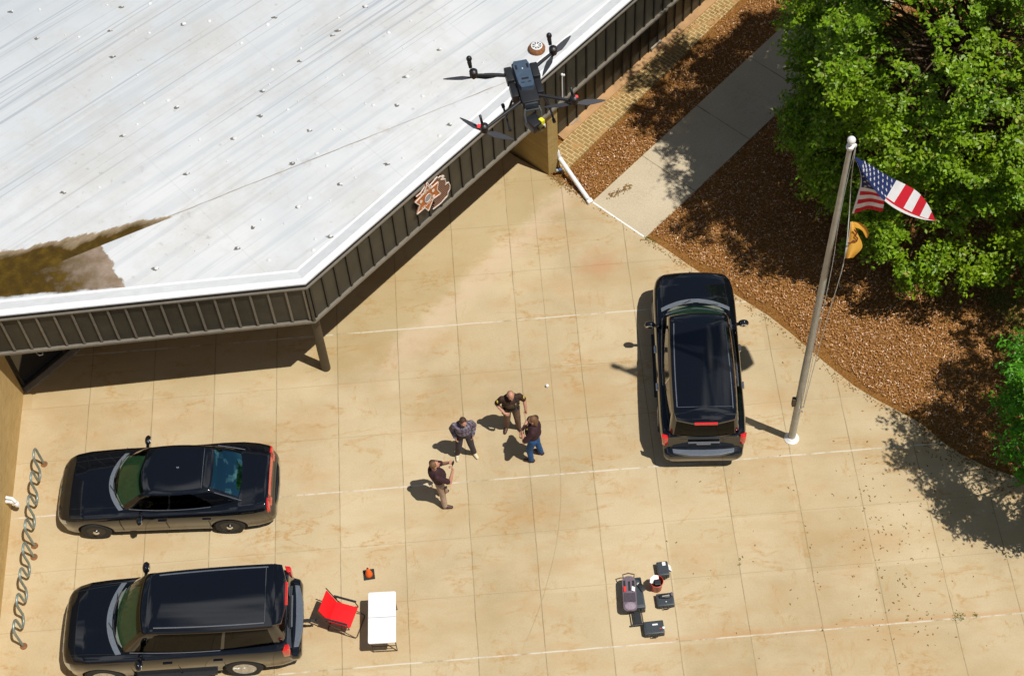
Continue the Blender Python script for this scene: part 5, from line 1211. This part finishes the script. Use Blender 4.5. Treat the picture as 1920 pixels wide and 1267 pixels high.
def person(label, fx, fy, heading, J, look, cloth, hair, H=1.0, group=None):
    """J: joints for l/r elbow, wrist, knee, ankle in local coords (x right, y forward)"""
    p = U(fx, fy); root = thing('person', label, 'person', (p.x, p.y, 0), heading-math.pi/2); root.scale = (H,)*3
    V = {k: Vector(v) for k, v in J.items()}; lean = V.get('lean', Vector((0,0,0)))
    pel = V.get('pelvis', Vector((0,0,.96))); ch_ = pel+Vector((0,0,.40))+lean; neck = pel+Vector((0,.01,.55))+lean*1.3; head = neck+Vector((0,.02,.155))+V.get('headoff', Vector())
    sh = {'l': ch_+Vector((-.195,0,.075)), 'r': ch_+Vector((.195,0,.075))}; hip = {'l': pel+Vector((-.095,0,-.03)), 'r': pel+Vector((.095,0,-.03))}
    if 'twist' in V:
        R2 = Matrix.Rotation(V['twist'].z, 3, 'Z')
        for s in 'lr': sh[s] = ch_+R2 @ (sh[s]-ch_)
    HM = Matrix.Rotation(look[0], 4, 'Z') @ Matrix.Rotation(look[1], 4, 'X')
    pr = [('c', neck+Vector((0,0,-.05)), .056, head+Vector((0,-.01,-.05)), .054), ('e', head, (.076,.096,.112), HM)]
    def hp(x, y, z): return head+(HM @ Vector((x, y, z)))
    pr += [('e', hp(0,.045,-.065), (.050,.052,.052), HM), ('c', hp(0,.092,.0), .010, hp(0,.112,-.030), .015), ('e', hp(.079,-.005,-.01), (.010,.022,.032), HM), ('e', hp(-.079,-.005,-.01), (.010,.022,.032), HM), ('c', hp(-.035,.085,.026), .012, hp(.035,.085,.026), .012), ('c', hp(-.02,.090,-.062), .010, hp(.02,.090,-.062), .010)]
    pr += [('c', neck+Vector((0,0,-.06)), .075, pel, .11)]
    for s in 'lr':
        e, w_ = V[s+'e'], V[s+'w']; pr += [('c', sh[s], .050, e, .043), ('c', e, .043, e.lerp(w_,.35), .043), ('c', e.lerp(w_,.35), .043, w_, .027)]
        pr += [('c', neck+Vector((0,0,-.07)), .05, sh[s], .052), ('c', pel, .10, hip[s], .085), ('c', hip[s], .080, V[s+'k'], .055), ('c', V[s+'k'], .052, V[s+'a'], .036), ('c', V[s+'a'], .036, V[s+'a']+Vector(V.get(s+'t', Vector((0,.12,-.04)))), .03)]
        hd = V.get(s+'hd', (w_-e)); hand(pr, w_, hd, float(V[s+'c'].x) if s+'c' in V else .5, V.get(s+'n', Vector((0,1,0))), 1 if s == 'r' else -1)
    body = blob(pr, 'body', SK, .0062, root, 1)
    # trousers
    tp = [('e', pel+Vector((0,0,0)), (.165,.125,.13)), ('e', pel+Vector((0,0,.07)), (.158,.118,.08))]
    for s in 'lr':
        a_ = V[s+'a']+Vector((0,0,.02)); tp += [('c', hip[s]+Vector((0,0,.0)), .105, V[s+'k'], .078), ('c', V[s+'k'], .076, a_, .064)]
    tr_ = blob(tp, 'trousers', cloth['trousers'], .014, root, 2)
    # shoes
    for s in 'lr':
        tdir = Vector(V.get(s+'t', Vector((0,.12,-.04)))); tdir.z = 0; tdir = tdir.normalized(); a_ = V[s+'a'].copy(); a_.z = max(0, a_.z-.08)
        blob([('c', a_+Vector((0,0,.055))-tdir*.045, .045, a_+Vector((0,0,.05))+tdir*.06, .048), ('c', a_+Vector((0,0,.05))+tdir*.06, .048, a_+Vector((0,0,.038))+tdir*.155, .036), ('c', a_+Vector((0,0,.06))-tdir*.03, .046, a_+Vector((0,0,.12)), .044)], 'shoe', cloth['shoes'], .012, root, 1)
    # shirt
    sp_ = [('e', ch_+Vector((0,0,-.02)), (.215,.155,.17)), ('e', pel+Vector((0,.012,.20)), (cloth.get('belly',.185),.150+cloth.get('bellyd',0),.17)), ('e', pel+Vector((0,0,.07)), (.172,.132,.09)), ('c', neck+Vector((0,0,-.055)), .068, ch_, .12)]
    for s in 'lr':
        e, w_ = V[s+'e'], V[s+'w']; sp_ += [('c', neck+Vector((0,0,-.075)), .062, sh[s]+Vector((0,0,-.005)), .072)]
        if cloth.get('long'): sp_ += [('c', sh[s], .073, e, .062), ('c', e, .061, e.lerp(w_,.92), .045)]
        else: sp_ += [('c', sh[s], .074, sh[s].lerp(e,.82), .066)]
    blob(sp_, 'shirt', cloth['shirt'], .012, root, 2)
    # hair
    if hair:
        hm, ty = hair; hr = []
        if ty == 'bald': hr = [('e', hp(0,-.03,-.01), (.081,.078,.06), HM)]
        else:
            hr = [('e', hp(0,-.018,.028), (.083,.094,.096), HM)]
            if ty == 'long': hr += [('e', hp(0,-.055,-.05), (.082,.062,.10), HM), ('c', hp(-.05,-.05,-.08), .04, hp(-.04,-.06,-.15), .03), ('c', hp(.05,-.05,-.08), .04, hp(.04,-.06,-.15), .03)]
        blob(hr, 'hair', hm, .010, root, 1)
    return root, V, sh, pel, ch_, neck, head, HM, hp
brown = mat('uniform_brown', (.045,.022,.014), .8, 0, .2, 16, .3); vest = mat('vest_tan', (.085,.055,.025), .8, 0, .2, 20); tan = mat('tan_trousers', (.40,.28,.20), .8, 0, .15, 12); brtr = mat('uniform_trousers', (.15,.085,.055), .8, 0, .15, 12)
blacksh = mat('black_shirt', (.036,.010,.014), .8, 0, .2, 12); jeans = mat('blue_jeans', (.010,.075,.22), .8, 0, .25, 14); darktr = mat('dark_trousers', (.045,.035,.045), .85, 0, .2, 14); brownshoe = mat('brown_shoes', (.06,.022,.014), .5); whiteshoe = mat('cream_shoes', (.62,.56,.38), .7); blackshoe = mat('black_shoes', (.012,.010,.010), .4)
t = NT('plaid_shirt'); oc = t.n('ShaderNodeTexCoord').outputs['Object']; x_, y_, z2 = t.sep(oc)
def band(v, f, a, b): return t.ramp(t.math('FRACT', t.math('MULTIPLY', v, f)), a, b)
pl = t.math('ADD', t.math('MULTIPLY', band(t.math('ADD', x_, y_), 11, .45, .55), .5), t.math('MULTIPLY', band(z2, 11, .45, .55), .5)); t.set(color=t.mix(pl, (.06,.05,.07), (.24,.20,.25)), rough=.85); plaid = t.m
hairb = mat('brown_hair', (.055,.026,.012), .7, 0, .4, 60); hairl = mat('light_brown_hair', (.16,.08,.035), .65, 0, .5, 50); hairg = mat('short_grey_hair', (.20,.11,.08), .8, 0, .3, 60)
D = -math.pi/2
# 1 uniformed officer, facing the camera side, hand on belt
r_, V, sh, pel, ch_, neck, head, HM, hp = person('person in brown uniform with duty belt, shoulder patches and bald head looking down', 961, 803, D+.10,
  dict(le=(-.31,.0,1.17), lw=(-.32,.14,.94), lhd=(-.02,.1,-1), lc=(.9,0,0), ln=(1,.2,0), re=(.32,-.02,1.16), rw=(.17,.19,1.03), rhd=(-.9,.3,-.25), rc=(.8,0,0), rn=(0,-.8,-.5),
       lk=(-.12,.05,.50), la=(-.14,.02,.08), lt=(-.05,.12,-.04), rk=(.11,.03,.50), ra=(.13,-.04,.08), rt=(.05,.12,-.04), lean=(0,.05,0), headoff=(0,.03,-.01)),
  (0.1, rad(-22)), dict(shirt=brown, trousers=brtr, shoes=brownshoe, belly=.185, bellyd=.02), (hairg, 'bald'), 1.06)
SKo = r_
q = blob([('e', ch_+Vector((0,.03,-.07)), (.165,.135,.19)), ('e', pel+Vector((0,.035,.20)), (.165,.135,.14))], 'vest', vest, .012, r_, 1)
q = blob([('e', pel+Vector((0,.005,.055)), (.178,.142,.032))], 'duty_belt', M['blackplastic'], .010, r_, 1)
b = MB()
for a in (-60,-20,25,60,110,250): ca = rad(90+a); b.box((-.03,-.02,-.05),(.03,.025,.045), Matrix.Translation(pel+Vector((.185*math.cos(ca),.148*math.sin(ca),.04))) @ Matrix.Rotation(ca-math.pi/2,4,'Z'))
o = b.build('belt_pouches', M['blackplastic']); o.parent = r_
b = MB(); b.box((-.02,-.03,-.14),(.02,.04,.03), Matrix.Translation(pel+Vector((.20,.0,-.06)))); o = b.build('holster', M['blackplastic'], bevel=.008); o.parent = r_
for s, k in (('l',-1),('r',1)):
    b = MB(); b.ell(tuple(sh[s].lerp(V[s+'e'],.35)+Vector((k*.058,.018,.005))), (.022,.035,.045)); o = b.build('shoulder_patch', mat('gold_patch', (.62,.50,.06), .6), smooth='all'); o.parent = r_
b = MB(); 
Mb = Matrix.Translation(ch_+Vector((-.09,.165,.045))) @ Matrix.Rotation(rad(-65),4,'X')
b.prism([(.028*(1 if k%2==0 else .5)*math.cos(k*math.pi/5),.028*(1 if k%2==0 else .5)*math.sin(k*math.pi/5)) for k in range(10)], 0, .012); b.v = [tuple(Mb @ Vector(v)) for v in b.v]; o = b.build('badge', M['chrome']); o.parent = r_
b = MB(); b.box((-.025,-.02,-.04),(.025,.02,.05), Matrix.Translation(sh['l']+Vector((.08,.09,-.02)))); b.tube([sh['l']+Vector((.08,.09,.03)), sh['l']+Vector((.09,.07,.14))], .005, 6); o = b.build('shoulder_radio', M['blackplastic']); o.parent = r_
# 2 plaid shirt, hands in pockets
r_, V, sh, pel, ch_, neck, head, HM, hp = person('person in grey plaid shirt with hands in pockets and cream shoes', 874, 851, D+.08,
  dict(le=(-.265,-.06,1.17), lw=(-.205,.08,.95), lhd=(.2,.1,-1), lc=(.3,0,0), ln=(1,0,0), re=(.265,-.06,1.17), rw=(.205,.08,.95), rhd=(-.2,.1,-1), rc=(.3,0,0), rn=(-1,0,0),
       lk=(-.14,.06,.50), la=(-.19,.03,.08), lt=(-.05,.12,-.04), rk=(.15,.06,.50), ra=(.20,.0,.08), rt=(.02,.12,-.04), lean=(0,.03,0), headoff=(-.02,.03,-.01)),
  (.30, rad(-18)), dict(shirt=plaid, trousers=darktr, shoes=whiteshoe, long=True, bellyd=.02), (hairb, 'short'), 1.02)
# 3 dark shirt, tan trousers, holding something at the face
r_, V, sh, pel, ch_, neck, head, HM, hp = person('person in black shirt and tan trousers raising both hands to the face', 828, 938, .25,
  dict(le=(-.23,.18,1.20), lw=(-.08,.34,1.42), lhd=(.35,.15,.8), lc=(.9,0,0), ln=(.2,-1,0), re=(.27,.20,1.18), rw=(.12,.33,1.42), rhd=(-.35,-.1,.8), rc=(.9,0,0), rn=(-.2,-1,0),
       lk=(-.12,.07,.50), la=(-.15,.05,.08), lt=(-.02,.13,-.04), rk=(.12,.02,.50), ra=(.20,.02,.08), rt=(.05,.13,-.04), lean=(0,-.05,0)),
  (0, rad(10)), dict(shirt=blacksh, trousers=tan, shoes=brownshoe, bellyd=.03), (hairl, 'short'), 1.05)
b = MB(); b.box((-.035,-.006,-.07),(.035,.006,.07), Matrix.Translation((.02,.37,1.53)) @ Matrix.Rotation(rad(-20),4,'X')); o = b.build('phone', M['blackplastic'], bevel=.004); o.parent = r_; o['label'] = 'dark phone held in both hands'
b = MB(); b.tube([V['lw']-Vector((.004,.02,.02)), V['lw']+Vector((.004,.01,.0))], .034, 12); o = b.build('wristwatch', M['blackplastic']); o.parent = r_
b = MB(); b.box((.10,.06,-.20),(.19,.13,-.02), Matrix.Translation(V['rk']+Vector((-.10,.0,.35)))); o = b.build('cargo_pocket', tan, bevel=.015, smooth=True); o.parent = r_
# 4 dark shirt, blue jeans, arms folded low
r_, V, sh, pel, ch_, neck, head, HM, hp = person('person in black shirt and blue jeans with longer brown hair and folded arms', 1003, 857, math.pi-.25,
  dict(le=(-.30,.16,1.15), lw=(.02,.26,1.10), lhd=(1,.1,.1), lc=(.7,0,0), ln=(0,-1,-.2), re=(.30,.16,1.17), rw=(-.02,.29,1.05), rhd=(-1,.1,-.1), rc=(.7,0,0), rn=(0,-1,-.2),
       lk=(-.10,.10,.50), la=(-.12,.06,.08), lt=(0,.13,-.04), rk=(.10,-.05,.50), ra=(.12,-.12,.08), rt=(.05,.13,-.04), lean=(0,-.02,0)),
  (.0, rad(-10)), dict(shirt=blacksh, trousers=jeans, shoes=brownshoe, bellyd=.04), (hairl, 'long'), 1.05)
b = MB(); b.ell(tuple(ch_+Vector((-.09,.145,.02))), (.02,.008,.025)); o = b.build('chest_logo', mat('gold_patch2', (.62,.50,.06), .6), smooth='all'); o.parent = r_
#PART6
# ------------------------------------------------------------------ trees
def tree(name, label, base, H, prof, nclump, nleaf, leafsize, m, seed, csize=.5, south=0.0, zmin=.8, elong=.55):
    rg = random.Random(seed); root = thing(name, label, 'tree', tuple(base), 0, 'trees beside the plaza'); tr = MB()
    tr.tube([(0,0,-.1),(0.05,.03,H*.25),(-.05,.06,H*.5),(0,0,H*.75),(.05,0,H*.93)], [.24,.19,.14,.08,.03], 12)
    zs = [p[0] for p in prof]; rs = [p[1] for p in prof]; cl = []
    off = rg.uniform(0, 50)
    while len(cl) < nclump:
        z = rg.uniform(zmin, H); r = float(np.interp(z, zs, rs)); a = rg.uniform(0, 6.283)
        if rg.random() > (r/max(rs) if z < H*.74 else .35+r/max(rs)): continue
        lob = 1+.30*mnoise.noise(Vector((math.cos(a)*1.5+off, math.sin(a)*1.5, z*.55)))+.12*mnoise.noise(Vector((math.cos(a)*4+off, math.sin(a)*4, z*1.4)))
        if south: lob += south*max(0, -math.sin(a))*max(0, 1-z/3.5)
        f = 1-abs(rg.gauss(0, .16)); f = max(.25, f)
        if z > H*.74 and rg.random() < .75: f = rg.random()**.5
        rr = r*lob*f
        cl.append(Vector((rr*math.cos(a), rr*math.sin(a), z)))
    crown = MB()
    V_ = []; F_ = []
    for ci, c in enumerate(cl):
        outw = Vector((c.x, c.y, .35*(c.z-H*.35))).normalized() if c.length else Vector((0,0,1))
        cr = csize*rg.choice((.6,.8,1,1.2,1.5)); n_ = int(nleaf*rg.uniform(.55,1.3)*(cr/csize)**1.3)
        if ci % 3 == 0:
            st = Vector((0,0,max(.6, c.z-1.1-rg.random()))); midp = st.lerp(c, .5)+Vector((0,0,.25)); tr.tube([st, midp, c], [.040,.024,.010], 5, caps=False)
        # a few twig directions in the clump, leaves sit along them
        tw = []
        for k in range(6):
            d = Vector((rg.gauss(0,1), rg.gauss(0,1), rg.gauss(0,.5)))+outw*.9; tw.append(d.normalized()*cr)
        for d in tw[:4]:
            if rg.random() < .6: tr.tube([c, c+d*.85], [.008,.003], 3, caps=False)
        for k in range(n_):
            d = tw[rg.randrange(6)]; t_ = rg.random()**.7; p = c+d*t_+Vector((rg.gauss(0,.30), rg.gauss(0,.30), rg.gauss(0,.16)))*cr*.55
            l = leafsize*rg.uniform(.6,1.3); wd = l*elong*rg.uniform(.8,1.1)
            n = Vector((rg.gauss(0,.55), rg.gauss(0,.55), 1))+outw*.5; n.normalize(); a = Vector((rg.gauss(0,1), rg.gauss(0,1), rg.gauss(0,.4))); a = (a-n*a.dot(n)).normalized(); b_ = n.cross(a); o = len(V_)
            V_ += [tuple(p-a*l), tuple(p-a*l*.1+b_*wd-n*l*.10), tuple(p+a*l-n*l*.25), tuple(p-a*l*.1-b_*wd-n*l*.10)]; F_.append((o,o+1,o+2,o+3))
    me = bpy.data.meshes.new('crown'); me.from_pydata(V_, [], F_); me.materials.append(m); o = bpy.data.objects.new('crown', me); C.objects.link(o); o.parent = root
    t2 = tr.build('trunk', M['bark'], root, smooth='all'); return root
tp = U(1765,330)
tree('oak_tree', 'large dense green oak tree filling the upper right beside the walk', tp, 10.8, [(.5,2.6),(1.2,3.9),(2.5,4.15),(5,4.25),(7,4.45),(8.5,4.2),(9.5,3.3),(10.3,1.9),(10.8,.6)], 1450, 175, .058, M['leaf'], 3, .44, .22)
tp2 = U(2038,905)
tree('ash_tree', 'bright green young tree at the right edge shading the plaza', tp2, 6.4, [(1.2,1.4),(2.2,2.2),(3.5,2.5),(4.8,2.3),(5.6,1.5),(6.4,.5)], 300, 150, .060, M['leaf2'], 11, .40, 0, 1.6, .40)
tp3 = U(2135,560)
tree('shade_tree', 'green tree just beyond the right edge of the bed', tp3, 7.5, [(2,1.8),(3.5,2.6),(5,2.7),(6.5,1.8),(7.5,.5)], 170, 110, .08, M['leaf'], 21, .5, 0, 2.0)
